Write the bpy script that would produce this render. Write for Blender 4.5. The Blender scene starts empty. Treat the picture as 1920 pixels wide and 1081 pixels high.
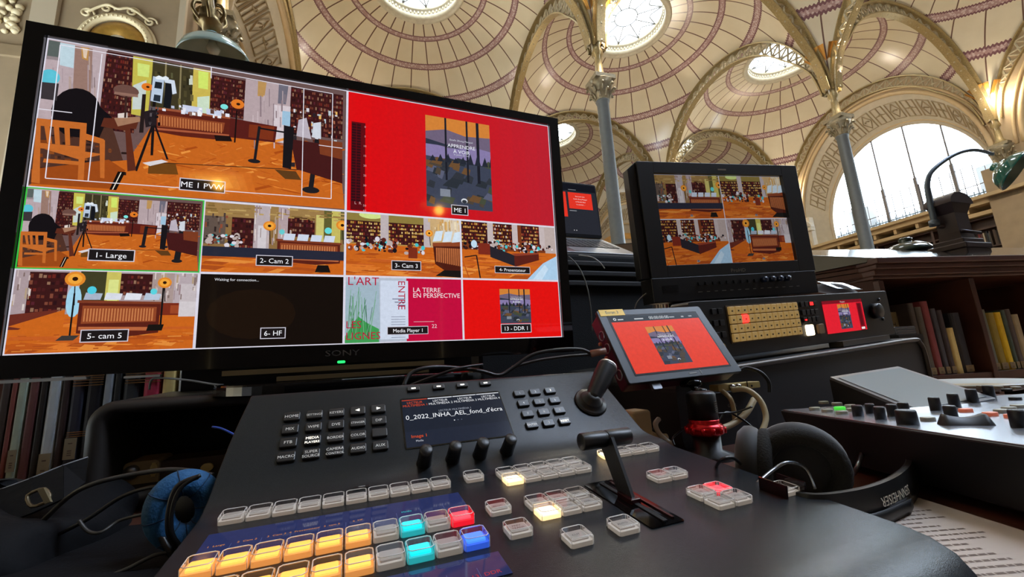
import bpy, bmesh, math, random
from mathutils import Vector as Vec, Matrix
PI = math.pi
sc = bpy.context.scene
COL = sc.collection
random.seed(7)

# ------------------------------------------------------------------ camera, sky, sun, exposure
ZC = 0.92                                   # lens height above the floor
FPX, PITCH, ROLL = 781.05, 0.1872, -0.0606
fwd = Vec((0, math.cos(PITCH), math.sin(PITCH)))
r0 = Vec((1, 0, 0)); u0 = r0.cross(fwd)
cr = r0 * math.cos(ROLL) + u0 * math.sin(ROLL)
cu = -r0 * math.sin(ROLL) + u0 * math.cos(ROLL)
CAM = Vec((0, 0, ZC))
cd = bpy.data.cameras.new('camera'); cam = bpy.data.objects.new('camera', cd); COL.objects.link(cam)
cd.sensor_width = 36.0; cd.lens = FPX / 1920 * 36; cd.clip_start = 0.01; cd.clip_end = 300
M = Matrix((cr, cu, -fwd)).transposed().to_4x4(); M.translation = CAM
cam.matrix_world = M
sc.camera = cam
w = bpy.data.worlds.new('sky'); sc.world = w; w.use_nodes = True
bg = w.node_tree.nodes['Background']; bg.inputs[0].default_value = (0.74, 0.88, 1.0, 1); bg.inputs[1].default_value = 17.0
sc.view_settings.view_transform = 'Standard'; sc.view_settings.look = 'None'
sc.view_settings.exposure = 0.0; sc.view_settings.gamma = 1.0; sc.view_settings.use_curve_mapping = False
OCULUS = 10.0      # brightness of the skylight glass
UPLIGHT = 60.0     # warm lamps above the column capitals

# ------------------------------------------------------------------ helpers
def srgb(h):
    if isinstance(h, str):
        h = h.lstrip('#'); v = [int(h[i:i + 2], 16) / 255 for i in (0, 2, 4)]
    else: v = list(h)
    return tuple((c / 12.92 if c <= .04045 else ((c + .055) / 1.055) ** 2.4) for c in v) + (1.0,)
MATS = {}
def mat(name, col='#808080', rough=.5, metal=0., emit=None, es=1., noise=0., nscale=20., bump=0., bscale=200., spec=.5, coat=0., sheen=0.):
    if name in MATS: return MATS[name]
    m = bpy.data.materials.new(name); m.use_nodes = True; MATS[name] = m
    nt = m.node_tree; b = nt.nodes['Principled BSDF']
    c = srgb(col) if isinstance(col, str) else tuple(col)
    b.inputs['Base Color'].default_value = c; b.inputs['Roughness'].default_value = rough
    b.inputs['Metallic'].default_value = metal; b.inputs['Specular IOR Level'].default_value = spec
    b.inputs['Coat Weight'].default_value = coat; b.inputs['Sheen Weight'].default_value = sheen
    if emit:
        b.inputs['Emission Color'].default_value = srgb(emit); b.inputs['Emission Strength'].default_value = es
    if noise or bump:
        tc = nt.nodes.new('ShaderNodeTexCoord')
    if noise:
        n = nt.nodes.new('ShaderNodeTexNoise'); n.inputs['Scale'].default_value = nscale; n.inputs['Detail'].default_value = 5
        nt.links.new(tc.outputs['Object'], n.inputs['Vector'])
        r = nt.nodes.new('ShaderNodeValToRGB'); r.color_ramp.elements[0].position = .3; r.color_ramp.elements[1].position = .7
        r.color_ramp.elements[0].color = tuple(x * (1 - noise) for x in c[:3]) + (1,)
        r.color_ramp.elements[1].color = tuple(min(1, x * (1 + noise)) for x in c[:3]) + (1,)
        nt.links.new(n.outputs['Fac'], r.inputs['Fac']); nt.links.new(r.outputs['Color'], b.inputs['Base Color'])
    if bump:
        n2 = nt.nodes.new('ShaderNodeTexNoise'); n2.inputs['Scale'].default_value = bscale; n2.inputs['Detail'].default_value = 3
        nt.links.new(tc.outputs['Object'], n2.inputs['Vector'])
        bp = nt.nodes.new('ShaderNodeBump'); bp.inputs['Strength'].default_value = bump; bp.inputs['Distance'].default_value = .002
        nt.links.new(n2.outputs['Fac'], bp.inputs['Height']); nt.links.new(bp.outputs['Normal'], b.inputs['Normal'])
    return m
def clear_plastic(name, tint=(1, 1, 1, 1), gloss=.04, ior=1.5):
    if name in MATS: return MATS[name]
    m = bpy.data.materials.new(name); m.use_nodes = True; MATS[name] = m
    nt = m.node_tree; nt.nodes.clear()
    o = nt.nodes.new('ShaderNodeOutputMaterial'); mx = nt.nodes.new('ShaderNodeMixShader')
    t = nt.nodes.new('ShaderNodeBsdfTransparent'); g = nt.nodes.new('ShaderNodeBsdfGlossy')
    g.inputs['Roughness'].default_value = gloss; t.inputs[0].default_value = tint
    f = nt.nodes.new('ShaderNodeFresnel'); f.inputs[0].default_value = ior
    nt.links.new(f.outputs[0], mx.inputs[0]); nt.links.new(t.outputs[0], mx.inputs[1]); nt.links.new(g.outputs[0], mx.inputs[2])
    nt.links.new(mx.outputs[0], o.inputs[0])
    return m
def display_mat(name, strength=1., rough=.06, spec=.5, grain=.09):
    """a lit panel under glass: what it shows comes from the colour attribute"""
    if name in MATS: return MATS[name]
    m = mat(name, '#050506', rough, spec=spec); nt = m.node_tree; b = nt.nodes['Principled BSDF']
    a = nt.nodes.new('ShaderNodeVertexColor'); a.layer_name = 'Col'
    nt.links.new(a.outputs['Color'], b.inputs['Emission Color']); tc = nt.nodes.new('ShaderNodeTexCoord'); n = nt.nodes.new('ShaderNodeTexNoise')
    n.inputs['Scale'].default_value = 150; n.inputs['Detail'].default_value = 8; n.inputs['Roughness'].default_value = .75; nt.links.new(tc.outputs['Object'], n.inputs['Vector'])
    r = nt.nodes.new('ShaderNodeMapRange'); r.inputs[1].default_value = .3; r.inputs[2].default_value = .7; r.inputs[3].default_value = strength * (1 - grain); r.inputs[4].default_value = strength * (1 + grain)
    nt.links.new(n.outputs['Fac'], r.inputs[0]); nt.links.new(r.outputs[0], b.inputs['Emission Strength'])
    return m
def painted_mat(name, rough=.7):
    if name in MATS: return MATS[name]
    m = mat(name, '#ffffff', rough); nt = m.node_tree
    a = nt.nodes.new('ShaderNodeVertexColor'); a.layer_name = 'Col'
    nt.links.new(a.outputs['Color'], nt.nodes['Principled BSDF'].inputs['Base Color'])
    return m

class Frame:
    """right / up / out axes with an origin; objects live in its local metres (x right, y up, z out)"""
    def __init__(s, o, r, u):
        s.o = Vec(o); s.r = Vec(r).normalized(); n = s.r.cross(Vec(u)).normalized(); s.u = n.cross(s.r); s.n = n
        m = Matrix((s.r, s.u, s.n)).transposed().to_4x4(); m.translation = s.o; s.m = m
    def loc(s, px, py, off=0.):                # photo pixel -> local x, y on the plane z = off
        d = ray(px, py); o = s.o + s.n * off
        p = CAM + d * ((o - CAM).dot(s.n) / d.dot(s.n)) - s.o
        return p.dot(s.r), p.dot(s.u)
    def w(s, x, y, z=0.): return s.m @ Vec((x, y, z))
def ray(px, py): return cr * ((px - 960) / FPX) - cu * ((py - 540.5) / FPX) + fwd
def onz(px, py, z):
    d = ray(px, py); return CAM + d * ((z - ZC) / d.z)
def atd(px, py, dist):                         # the point of a sight line at a forward distance
    d = ray(px, py); return CAM + d * (dist / d.y)
def R(o): return Vec(o) + Vec((0, 0, ZC))      # offset from the lens -> world

class MB:
    def __init__(s): s.v = []; s.f = []; s.c = []; s.mi = []; s.mats = []; s.cur = 0; s.col = (1, 1, 1, 1); s.usecol = False; s.smooth = []; s.sm = False
    def mat(s, m):
        if m not in s.mats: s.mats.append(m)
        s.cur = s.mats.index(m); return s
    def add(s, vs, fs, m=None, flat=None):
        b = len(s.v)
        for p in vs: s.v.append(tuple(m @ Vec(p)) if m else tuple(p))
        for f in fs: s.f.append(tuple(b + i for i in f)); s.c.append(s.col); s.mi.append(s.cur); s.smooth.append(s.sm if flat is None else not flat)
        return s
    def box(s, c, d, m=None):
        x, y, z = c; a, b, e = d[0] / 2, d[1] / 2, d[2] / 2
        vs = [(x + i * a, y + j * b, z + k * e) for k in (-1, 1) for j in (-1, 1) for i in (-1, 1)]
        return s.add(vs, [(0, 2, 3, 1), (4, 5, 7, 6), (0, 1, 5, 4), (2, 6, 7, 3), (0, 4, 6, 2), (1, 3, 7, 5)], m, True)
    def quad(s, a, b, c, d): return s.add([a, b, c, d], [(0, 1, 2, 3)], None, True)
    def poly(s, pts, z=0): return s.add([(p[0], p[1], z) for p in pts], [tuple(range(len(pts)))], None, True)
    def prism(s, pts, z0, z1, m=None):
        n = len(pts); vs = [(p[0], p[1], z0) for p in pts] + [(p[0], p[1], z1) for p in pts]
        fs = [tuple(reversed(range(n))), tuple(range(n, 2 * n))] + [(i, (i + 1) % n, n + (i + 1) % n, n + i) for i in range(n)]
        return s.add(vs, fs, m, True)
    def rbox(s, w_, h_, d, r, z0=0, cx=0, cy=0, seg=5, ch=0., m=None):
        """rounded-outline slab, w_ x h_, from z0 to z0 + d, top edge chamfered by ch"""
        def outl(i):
            a, b, q = w_ / 2 - i, h_ / 2 - i, max(r - i, 1e-5); o = []
            for k, (sx, sy) in enumerate(((1, 1), (-1, 1), (-1, -1), (1, -1))):
                for t in range(seg + 1):
                    th = PI / 2 * k + PI / 2 * t / seg
                    o.append((cx + sx * (a - q) + q * math.cos(th), cy + sy * (b - q) + q * math.sin(th)))
            return o
        rings = [(0, z0), (0, z0 + d - ch)] + ([(ch * .3, z0 + d - ch * .3), (ch, z0 + d)] if ch else [])
        n = 4 * (seg + 1); vs = []
        for i, z in rings: vs += [(p[0], p[1], z) for p in outl(i)]
        fs = [tuple(reversed(range(n)))]
        for k in range(len(rings) - 1): fs += [(k * n + i, k * n + (i + 1) % n, (k + 1) * n + (i + 1) % n, (k + 1) * n + i) for i in range(n)]
        fs.append(tuple(range((len(rings) - 1) * n, len(rings) * n)))
        return s.add(vs, fs, m, True)
    def lathe(s, prof, seg=32, m=None, caps=True):
        n = seg; vs = []
        for r_, z in prof: vs += [(r_ * math.cos(2 * PI * i / n), r_ * math.sin(2 * PI * i / n), z) for i in range(n)]
        fs = []
        for k in range(len(prof) - 1): fs += [(k * n + i, k * n + (i + 1) % n, (k + 1) * n + (i + 1) % n, (k + 1) * n + i) for i in range(n)]
        if caps: fs += [tuple(reversed(range(n))), tuple(range((len(prof) - 1) * n, len(prof) * n))]
        return s.add(vs, fs, m)
    def cyl(s, a, b, r, r2=None, seg=20):
        a, b = Vec(a), Vec(b); d = b - a; q = d.to_track_quat('Z', 'Y').to_matrix().to_4x4(); q.translation = a
        return s.lathe([(r, 0), (r if r2 is None else r2, d.length)], seg, q)
    def tube(s, pts, r, seg=8, closed=False, sub=5, flat=None):
        P = [Vec(p) for p in pts]; n = len(P); Q = []
        rng = n if closed else n - 1
        for i in range(rng):
            p0 = P[(i - 1) % n] if closed or i > 0 else P[0]; p1 = P[i]; p2 = P[(i + 1) % n]; p3 = P[(i + 2) % n] if closed or i < n - 2 else P[-1]
            for k in range(sub):
                t = k / sub; Q.append(.5 * ((2 * p1) + (p2 - p0) * t + (2 * p0 - 5 * p1 + 4 * p2 - p3) * t * t + (3 * p1 - p0 - 3 * p2 + p3) * t ** 3))
        if not closed: Q.append(P[-1])
        N = len(Q); vs = []; nrm = None
        for i in range(N):
            t = (Q[(i + 1) % N] - Q[i - 1]) if closed else (Q[min(i + 1, N - 1)] - Q[max(i - 1, 0)])
            t = t.normalized() if t.length > 1e-9 else Vec((0, 0, 1))
            if nrm is None: nrm = t.orthogonal().normalized()
            nrm = (nrm - t * nrm.dot(t)).normalized(); bn = t.cross(nrm)
            rr = r(i / max(1, N - 1)) if callable(r) else r
            vs += [Q[i] + (nrm * math.cos(2 * PI * k / seg) + bn * math.sin(2 * PI * k / seg)) * rr for k in range(seg)]
        fs = []
        for i in range(N if closed else N - 1):
            j = (i + 1) % N
            fs += [(i * seg + k, i * seg + (k + 1) % seg, j * seg + (k + 1) % seg, j * seg + k) for k in range(seg)]
        if not closed: fs += [tuple(reversed(range(seg))), tuple(range((N - 1) * seg, N * seg))]
        return s.add(vs, fs)
    def grid(s, fn, nu, nv, m=None, closeu=False):
        vs = [fn(i / nu, j / nv) for j in range(nv + 1) for i in range(nu + (0 if closeu else 1))]
        W = nu if closeu else nu + 1
        fs = [(j * W + i, j * W + (i + 1) % W, (j + 1) * W + (i + 1) % W, (j + 1) * W + i) for j in range(nv) for i in range(nu)]
        return s.add(vs, fs, m)
    def text(s, txt, x, y, h, z=0, align='CENTER', mirror=False, rot=0, sx=1., bold=0.):
        t = TEXT(txt, bold); 
        if not t[0]: return s
        hh = h / .72; w0 = min(p[0] for p in t[0]); w1 = max(p[0] for p in t[0]); wd = (w1 - w0) * hh * sx
        ox = {'CENTER': -wd / 2, 'LEFT': 0, 'RIGHT': -wd}[align]
        ca, sa = math.cos(rot), math.sin(rot); vs = []
        for p in t[0]:
            a = ((p[0] - w0) * hh * sx + ox) * (-1 if mirror else 1); b = p[1] * hh
            vs.append((x + a * ca - b * sa, y + a * sa + b * ca, z))
        return s.add(vs, t[1], None, True)
    def build(s, name, parent=None, m=None, bevel=0., bseg=2, world=None, solid=0., subs=0):
        me = bpy.data.meshes.new(name); me.from_pydata([tuple(v) for v in s.v], [], s.f)
        mats = s.mats or [m if m else mat('plain_grey')]
        if m and not s.mats: mats = [m]
        for q in mats: me.materials.append(q)
        if s.mats: me.polygons.foreach_set('material_index', s.mi)
        me.polygons.foreach_set('use_smooth', s.smooth)
        if s.usecol:
            ca = me.color_attributes.new('Col', 'FLOAT_COLOR', 'CORNER'); k = 0
            for pi, p in enumerate(me.polygons):
                for _ in range(p.loop_total): ca.data[k].color = s.c[pi]; k += 1
        me.validate(); me.update()
        o = bpy.data.objects.new(name, me); COL.objects.link(o)
        if parent: o.parent = parent
        if world: o.matrix_world = world
        if bevel:
            b = o.modifiers.new('bevel', 'BEVEL'); b.width = bevel; b.segments = bseg; b.limit_method = 'ANGLE'; b.angle_limit = .6; b.harden_normals = False
        if solid:
            q = o.modifiers.new('solid', 'SOLIDIFY'); q.thickness = solid; q.offset = 0
        if subs:
            q = o.modifiers.new('subs', 'SUBSURF'); q.levels = subs; q.render_levels = subs
        return o
_T = {}
def TEXT(txt, bold=0.):
    key = txt
    if key in _T: return _T[key]
    cu_ = bpy.data.curves.new('t', 'FONT'); cu_.body = txt; cu_.size = 1; cu_.resolution_u = 2
    o = bpy.data.objects.new('t', cu_); COL.objects.link(o)
    bpy.context.view_layer.update()
    me = bpy.data.meshes.new_from_object(o.evaluated_get(bpy.context.evaluated_depsgraph_get()))
    r = ([tuple(v.co[:2]) for v in me.vertices], [tuple(p.vertices) for p in me.polygons])
    bpy.data.objects.remove(o); bpy.data.curves.remove(cu_); bpy.data.meshes.remove(me)
    _T[key] = r; return r
def tag(o, label=None, cat=None, group=None, kind=None):
    for k, v in (('label', label), ('category', cat), ('group', group), ('kind', kind)):
        if v: o[k] = v
    return o
def thing(name, label, cat, m=None, group=None):
    o = bpy.data.objects.new(name, None); COL.objects.link(o); o.empty_display_size = .05
    if m is not None: o.matrix_world = m
    return tag(o, label, cat, group)
def struct(o): o['kind'] = 'structure'; return o
def copy_tree(o, parent=None):
    c = o.copy(); COL.objects.link(c)
    if parent is not None: c.parent = parent
    for ch in list(o.children): copy_tree(ch, c)
    return c
def smooth_on(mb): mb.sm = True; return mb

# ================================================================== THE HALL
YAW = 0.3015; A = 9.2113; HC = 7.8 + ZC; RR = A / math.sqrt(2)
HALL = Matrix.Rotation(YAW, 4, 'Z'); HALL.translation = Vec((2.8407, 10.4854, 0))
def vz(r): return HC + 7.0 * math.sqrt(max(0, 1 - (min(r, RR) / RR) ** 2.94))
cream = mat('cream_plaster', '#aa9c84', .75, noise=.06, nscale=3)
stone = mat('warm_stone', '#988465', .7, noise=.1, nscale=2.5)
stone_dark = mat('shaded_stone_band', '#7d694c', .7, noise=.08, nscale=4)  # band in a darker tone than the wall stone
gilt = mat('gilded_iron', '#a08d62', .4, .5, noise=.25, nscale=30)
iron = mat('grey_green_iron', '#666b6a', .45, .2, noise=.06, nscale=10)
ironlat = mat('old_gold_lattice', '#aca184', .5, .15, noise=.2, nscale=12)
def dome_mat():
    m = mat('glazed_dome_tiles', '#cfc3a6', .2); nt = m.node_tree; b = nt.nodes['Principled BSDF']; L = nt.links; N = nt.nodes.new
    uv = N('ShaderNodeUVMap'); uv.uv_map = 'UVMap'; sp = N('ShaderNodeSeparateXYZ'); L.new(uv.outputs[0], sp.inputs[0])
    def mth(op, a, b_=None, c=None):
        n = N('ShaderNodeMath'); n.operation = op
        for i, x in enumerate((a, b_, c)):
            if x is None: continue
            if isinstance(x, (int, float)): n.inputs[i].default_value = x
            else: L.new(x, n.inputs[i])
        return n.outputs[0]
    ang, rad = sp.outputs[0], sp.outputs[1]       # angle / rib pitch, plan radius in metres
    fr = mth('ABSOLUTE', mth('SUBTRACT', mth('FRACT', ang), .5))          # 0.5 on the rib
    dist = mth('MULTIPLY', mth('SUBTRACT', .5, fr), mth('MULTIPLY', rad, 2 * PI / 32))
    rib = mth('LESS_THAN', dist, .025)
    bands = None; edges = None; no = N('ShaderNodeTexNoise'); tc = N('ShaderNodeTexCoord'); L.new(tc.outputs['Object'], no.inputs[0]); no.inputs['Scale'].default_value = 9
    wob = mth('MULTIPLY', mth('SINE', mth('MULTIPLY', ang, 2 * PI * 9)), .012)
    rw = mth('ADD', rad, wob)
    for r1, r2 in ((2.5, 2.73), (3.64, 3.88), (4.76, 4.99), (5.69, 5.85)):
        c, h = (r1 + r2) / 2, (r2 - r1) / 2
        d = mth('ABSOLUTE', mth('SUBTRACT', rw, c))
        ib = mth('LESS_THAN', d, h); ed = mth('MULTIPLY', mth('GREATER_THAN', d, h - .045), ib)
        bands = ib if bands is None else mth('MAXIMUM', bands, ib); edges = ed if edges is None else mth('MAXIMUM', edges, ed)
    def mix(f, a, c):
        n = N('ShaderNodeMix'); n.data_type = 'RGBA'; L.new(f, n.inputs[0])
        for i, x in ((6, a), (7, c)):
            if isinstance(x, tuple): n.inputs[i].default_value = x
            else: L.new(x, n.inputs[i])
        return n.outputs[2]
    nz = N('ShaderNodeTexNoise'); L.new(tc.outputs['Object'], nz.inputs[0]); nz.inputs['Scale'].default_value = 1.3; nz.inputs['Detail'].default_value = 6
    base = mix(nz.outputs['Fac'], srgb('#c9bc9e'), srgb('#dcd2b8'))
    vo = N('ShaderNodeTexVoronoi'); L.new(tc.outputs['Object'], vo.inputs[0]); vo.inputs['Scale'].default_value = 11
    bandc = mix(mth('GREATER_THAN', vo.outputs['Distance'], .42), srgb('#c4aea8'), srgb('#a88a85'))
    c1 = mix(rib, base, srgb('#6e554a')); c2 = mix(bands, c1, bandc); c3 = mix(edges, c2, srgb('#79575a'))
    L.new(c3, b.inputs['Base Color'])
    return m
DM = dome_mat()
def dome_mesh():
    me = bpy.data.meshes.new('dome'); vs = []; fs = []; uvs = []
    NA, NR = 128, 30
    def rmax(th): return (A / 2) / max(abs(math.cos(th)), abs(math.sin(th)))
    for j in range(NR + 1):
        for i in range(NA + 1):
            th = 2 * PI * i / NA; rm = rmax(th); t = 1 - (1 - j / NR) ** 1.3; r = 1.72 + (rm - 1.72) * t
            vs.append((r * math.cos(th), r * math.sin(th), vz(r)))
            uvs.append((i / NA * 32, r))
    W = NA + 1
    for j in range(NR):
        for i in range(NA): fs.append((j * W + i, (j + 1) * W + i, (j + 1) * W + i + 1, j * W + i + 1))
    me.from_pydata(vs, [], fs); ul = me.uv_layers.new(name='UVMap')
    for p in me.polygons:
        p.use_smooth = True
        for li in p.loop_indices: ul.data[li].uv = uvs[me.loops[li].vertex_index]
    me.materials.append(DM); return me
sky_glass = mat('skylight_glass', '#202020', .3, emit='#eef6fb', es=OCULUS)
rim = mat('oculus_rim_plaster', '#c3bba2', .45, noise=.1, nscale=8)
lead = mat('leaded_bars', '#8b9094', .5)
DME = dome_mesh()
rimb = smooth_on(MB()); zt = vz(1.72)
rimb.lathe([(1.9, vz(1.9) - .02), (1.86, vz(1.9) - .1), (1.78, zt - .1), (1.72, zt - .04), (1.66, zt - .06), (1.62, zt + .1), (1.62, zt + .28), (1.55, zt + .3), (1.55, zt + .5), (1.95, zt + .55)], 64, caps=False)
for k in range(64):
    a = 2 * PI * k / 64; rimb.box((1.60 * math.cos(a), 1.60 * math.sin(a), zt + .2), (.05, .05, .1))
glb = MB(); glb.lathe([(.01, zt + .46), (1.6, zt + .46)], 48)
leb = MB()
leb.tube([(.5 * math.cos(2 * PI * k / 24), .5 * math.sin(2 * PI * k / 24), zt + .43) for k in range(24)], .028, 5, True, 1)
for k in range(10):
    a = 2 * PI * k / 10
    leb.cyl((.5 * math.cos(a), .5 * math.sin(a), zt + .43), (1.56 * math.cos(a), 1.56 * math.sin(a), zt + .43), .028, seg=5)
    pts = [(1.56 * math.cos(a + x * .628) * (1 - .32 * math.sin(PI * x)), 1.56 * math.sin(a + x * .628) * (1 - .32 * math.sin(PI * x)), zt + .43) for x in (0, .25, .5, .75, 1)]
    leb.tube(pts, .028, 5, False, 2)
rim_me = glass_me = lead_me = None
nd = 0
for i in (-1, 0, 1):
    for j in (-1, 0, 1):
        o = bpy.data.objects.new('ceiling', DME); COL.objects.link(o); struct(o)
        m = HALL @ Matrix.Translation(((i + .5) * A, (j + .5) * A, 0)); o.matrix_world = m
        if rim_me is None:
            a1 = rimb.build('oculus_rim', o, rim); a2 = glb.build('skylight', o, sky_glass); a3 = leb.build('skylight_bars', o, lead)
            rim_me, glass_me, lead_me = a1.data, a2.data, a3.data
        else:
            for nm, me in (('oculus_rim', rim_me), ('skylight', glass_me), ('skylight_bars', lead_me)):
                q = bpy.data.objects.new(nm, me); COL.objects.link(q); q.parent = o
# lattice arches ---------------------------------------------------------------
def arch_mesh():
    mb = MB(); mb.mat(gilt)
    out = []
    n = 96
    for k in range(n + 1):
        ph = PI * k / n; x = -A / 2 * math.cos(ph) * .985; out.append(Vec((x, 0, vz(math.hypot(A / 2, x)) + .02)))
    # resample by arc length
    L = [0]
    for k in range(n): L.append(L[-1] + (out[k + 1] - out[k]).length)
    NS = 56; P = []
    for q in range(NS + 1):
        t = L[-1] * q / NS; k = max(i for i in range(n + 1) if L[i] <= t + 1e-9); k = min(k, n - 1)
        f = (t - L[k]) / max(1e-9, L[k + 1] - L[k]); P.append(out[k].lerp(out[k + 1], f))
    I = []
    for q in range(NS + 1):
        t = (P[min(q + 1, NS)] - P[max(q - 1, 0)]).normalized(); nn = Vec((-t.z, 0, t.x)); nn = -nn if nn.z > 0 else nn
        dpt = .52 * min(1, max(.42, math.sin(PI * q / NS) * 1.7)); I.append(P[q] + nn * dpt)
    def strip(C, wd, th, up):
        for q in range(NS):
            a, b = C[q], C[q + 1]; n1 = (I[q] - P[q]).normalized() * th * up; n2 = (I[q + 1] - P[q + 1]).normalized() * th * up
            vs = [a + Vec((0, -wd, 0)), a + Vec((0, wd, 0)), a + n1 + Vec((0, wd, 0)), a + n1 + Vec((0, -wd, 0)), b + Vec((0, -wd, 0)), b + Vec((0, wd, 0)), b + n2 + Vec((0, wd, 0)), b + n2 + Vec((0, -wd, 0))]
            mb.add(vs, [(0, 1, 5, 4), (1, 2, 6, 5), (2, 3, 7, 6), (3, 0, 4, 7)], None, True)
    strip(P, .17, .05, 1); strip(I, .13, .045, -1)
    mb.mat(ironlat)
    for y in (0,):
        for q in range(0, NS, 2):
            for a, b in ((P[q], I[q + 2]), (I[q], P[q + 2]), (P[q], I[q])):
                a = a.lerp(b, .08); mb.cyl(a, b, .034, seg=6)
            c = (P[q + 1] + I[q + 1]) / 2; mb.cyl(c + Vec((0, -.03, 0)), c + Vec((0, .03, 0)), .05, seg=8)
    return mb
am = arch_mesh().build('lattice_arch'); arch_me = am.data; bpy.data.objects.remove(am)
row_names = {-1: 'nearest to the camera', 0: 'second from the camera', 1: 'third from the camera', 2: 'against the far wall'}
col_names = {-1: 'at the left wall', 0: 'left free column line', 1: 'right free column line', 2: 'at the window wall'}
def arch(s0, t0, along, label):
    o = bpy.data.objects.new('lattice_arch', arch_me); COL.objects.link(o)
    mid = (s0 + A / 2, t0, 0) if along == 'U' else (s0, t0 + A / 2, 0)
    o.matrix_world = HALL @ Matrix.Translation(mid) @ Matrix.Rotation(0 if along == 'U' else PI / 2, 4, 'Z')
    tag(o, label, 'arch', 'gilded lattice arches under the domes')
bay = {-1: 'left', 0: 'middle', 1: 'right'}
dep = {-1: 'front', 0: 'second', 1: 'rear'}
for j in (-1, 0, 1, 2):
    for i in (-1, 0, 1):
        arch(i * A, j * A, 'U', 'gilded iron lattice arch crossing the hall, %s bay, row %s' % (bay[i], row_names[j]))
for i in (-1, 0, 1, 2):
    for j in (-1, 0, 1):
        arch(i * A, j * A, 'V', 'gilded iron lattice arch running away from us, %s, %s dome bay' % (col_names[i], dep[j]))
# columns ----------------------------------------------------------------------
shaft = smooth_on(MB()); shaft.lathe([(.42, 0), (.42, .25), (.3, .3), (.3, 1.4), (.34, 1.45), (.24, 1.55), (.185, 1.7), (.165, HC - .75), (.19, HC - .72), (.19, HC - .66)], 24)
cap = smooth_on(MB()); cap.lathe([(.19, HC - .68), (.2, HC - .6), (.24, HC - .42), (.3, HC - .25), (.36, HC - .12)], 20); cap.box((0, 0, HC - .06), (.62, .62, .12))
for ring, (zz, rr, n) in enumerate(((HC - .52, .24, 8), (HC - .36, .3, 8))):
    for k in range(n):
        a = 2 * PI * (k + .5 * ring) / n; c = Vec((math.cos(a), math.sin(a), 0))
        cap.tube([c * (rr - .05) + Vec((0, 0, zz - .1)), c * rr + Vec((0, 0, zz)), c * (rr + .07) + Vec((0, 0, zz + .07)), c * (rr + .1) + Vec((0, 0, zz + .01))], .035, 6, False, 3)
imp = smooth_on(MB()); imp.lathe([(.16, HC), (.2, HC + .1), (.12, HC + .2), (.1, HC + .7), (.17, HC + .8), (.13, HC + 1.0), (.16, HC + 1.25), (.1, HC + 1.45), (.07, HC + 1.6), (.11, HC + 1.72), (.1, HC + 1.85), (.02, HC + 1.95)], 14)
fan = MB()
for k in range(8):
    a = 2 * PI * k / 8 + PI / 8; c = Vec((math.cos(a), math.sin(a), 0)); e = Vec((-c.y, c.x, 0)) * .14
    b0 = Vec((0, 0, HC + 2.0)) + c * .1; t0 = Vec((0, 0, HC + 2.6)) + c * .55
    fan.add([b0 - e * .4, b0 + e * .4, t0 + e, t0 - e], [(0, 1, 2, 3)], None, True)
    fan.tube([b0, t0], .03, 5, False, 1)
proto = thing('iron_column', 'x', 'column')
shaft.build('shaft', proto, iron); cap.build('capital', proto, mat('capital_stone_gilt', '#8d8268', .4, .35, noise=.2, nscale=14))
imp.build('figure_finial', proto, gilt); fan.build('gilded_bracket', proto, mat('bright_gilding', '#d09a4c', .3, .8), solid=.01)
cols = {(0, 0): 'slender grey iron column rising behind the laptop', (1, 0): 'slender grey iron column in front of the arched window', (2, 0): 'iron column at the right end of the arched window',
        (-1, 0): 'iron column by the left wall behind the hanging lamp', (0, 1): 'far iron column hidden behind the big monitor', (1, 1): 'far iron column behind the production monitor', (2, 1): 'far iron column at the left end of the arched window',
        (-1, 1): 'far iron column at the left wall behind the big monitor', (0, 2): 'iron column at the far wall, left one', (1, 2): 'iron column at the far wall, right one'}
first = True
for (i, j), lb in cols.items():
    c = proto if first else copy_tree(proto); first = False
    c['label'] = lb; c['group'] = 'iron columns carrying the domes'; c.matrix_world = HALL @ Matrix.Translation((i * A, j * A, 0))
for (i, j) in ((0, 0), (1, 0), (2, 0), (0, 1), (1, 1), (2, 1), (-1, 0), (-1, 1)):
    for k in range(1):
        ld = bpy.data.lights.new('capital_lamp', 'POINT'); ld.energy = UPLIGHT * (2.5 if i == 2 else 9); ld.color = (1, .87, .7); ld.shadow_soft_size = .12
        lo = bpy.data.objects.new('capital_lamp', ld); COL.objects.link(lo); lo.matrix_world = HALL @ Matrix.Translation((i * A + (-.45 if i == 2 else .35), j * A - .35, HC + 1.8))
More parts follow.
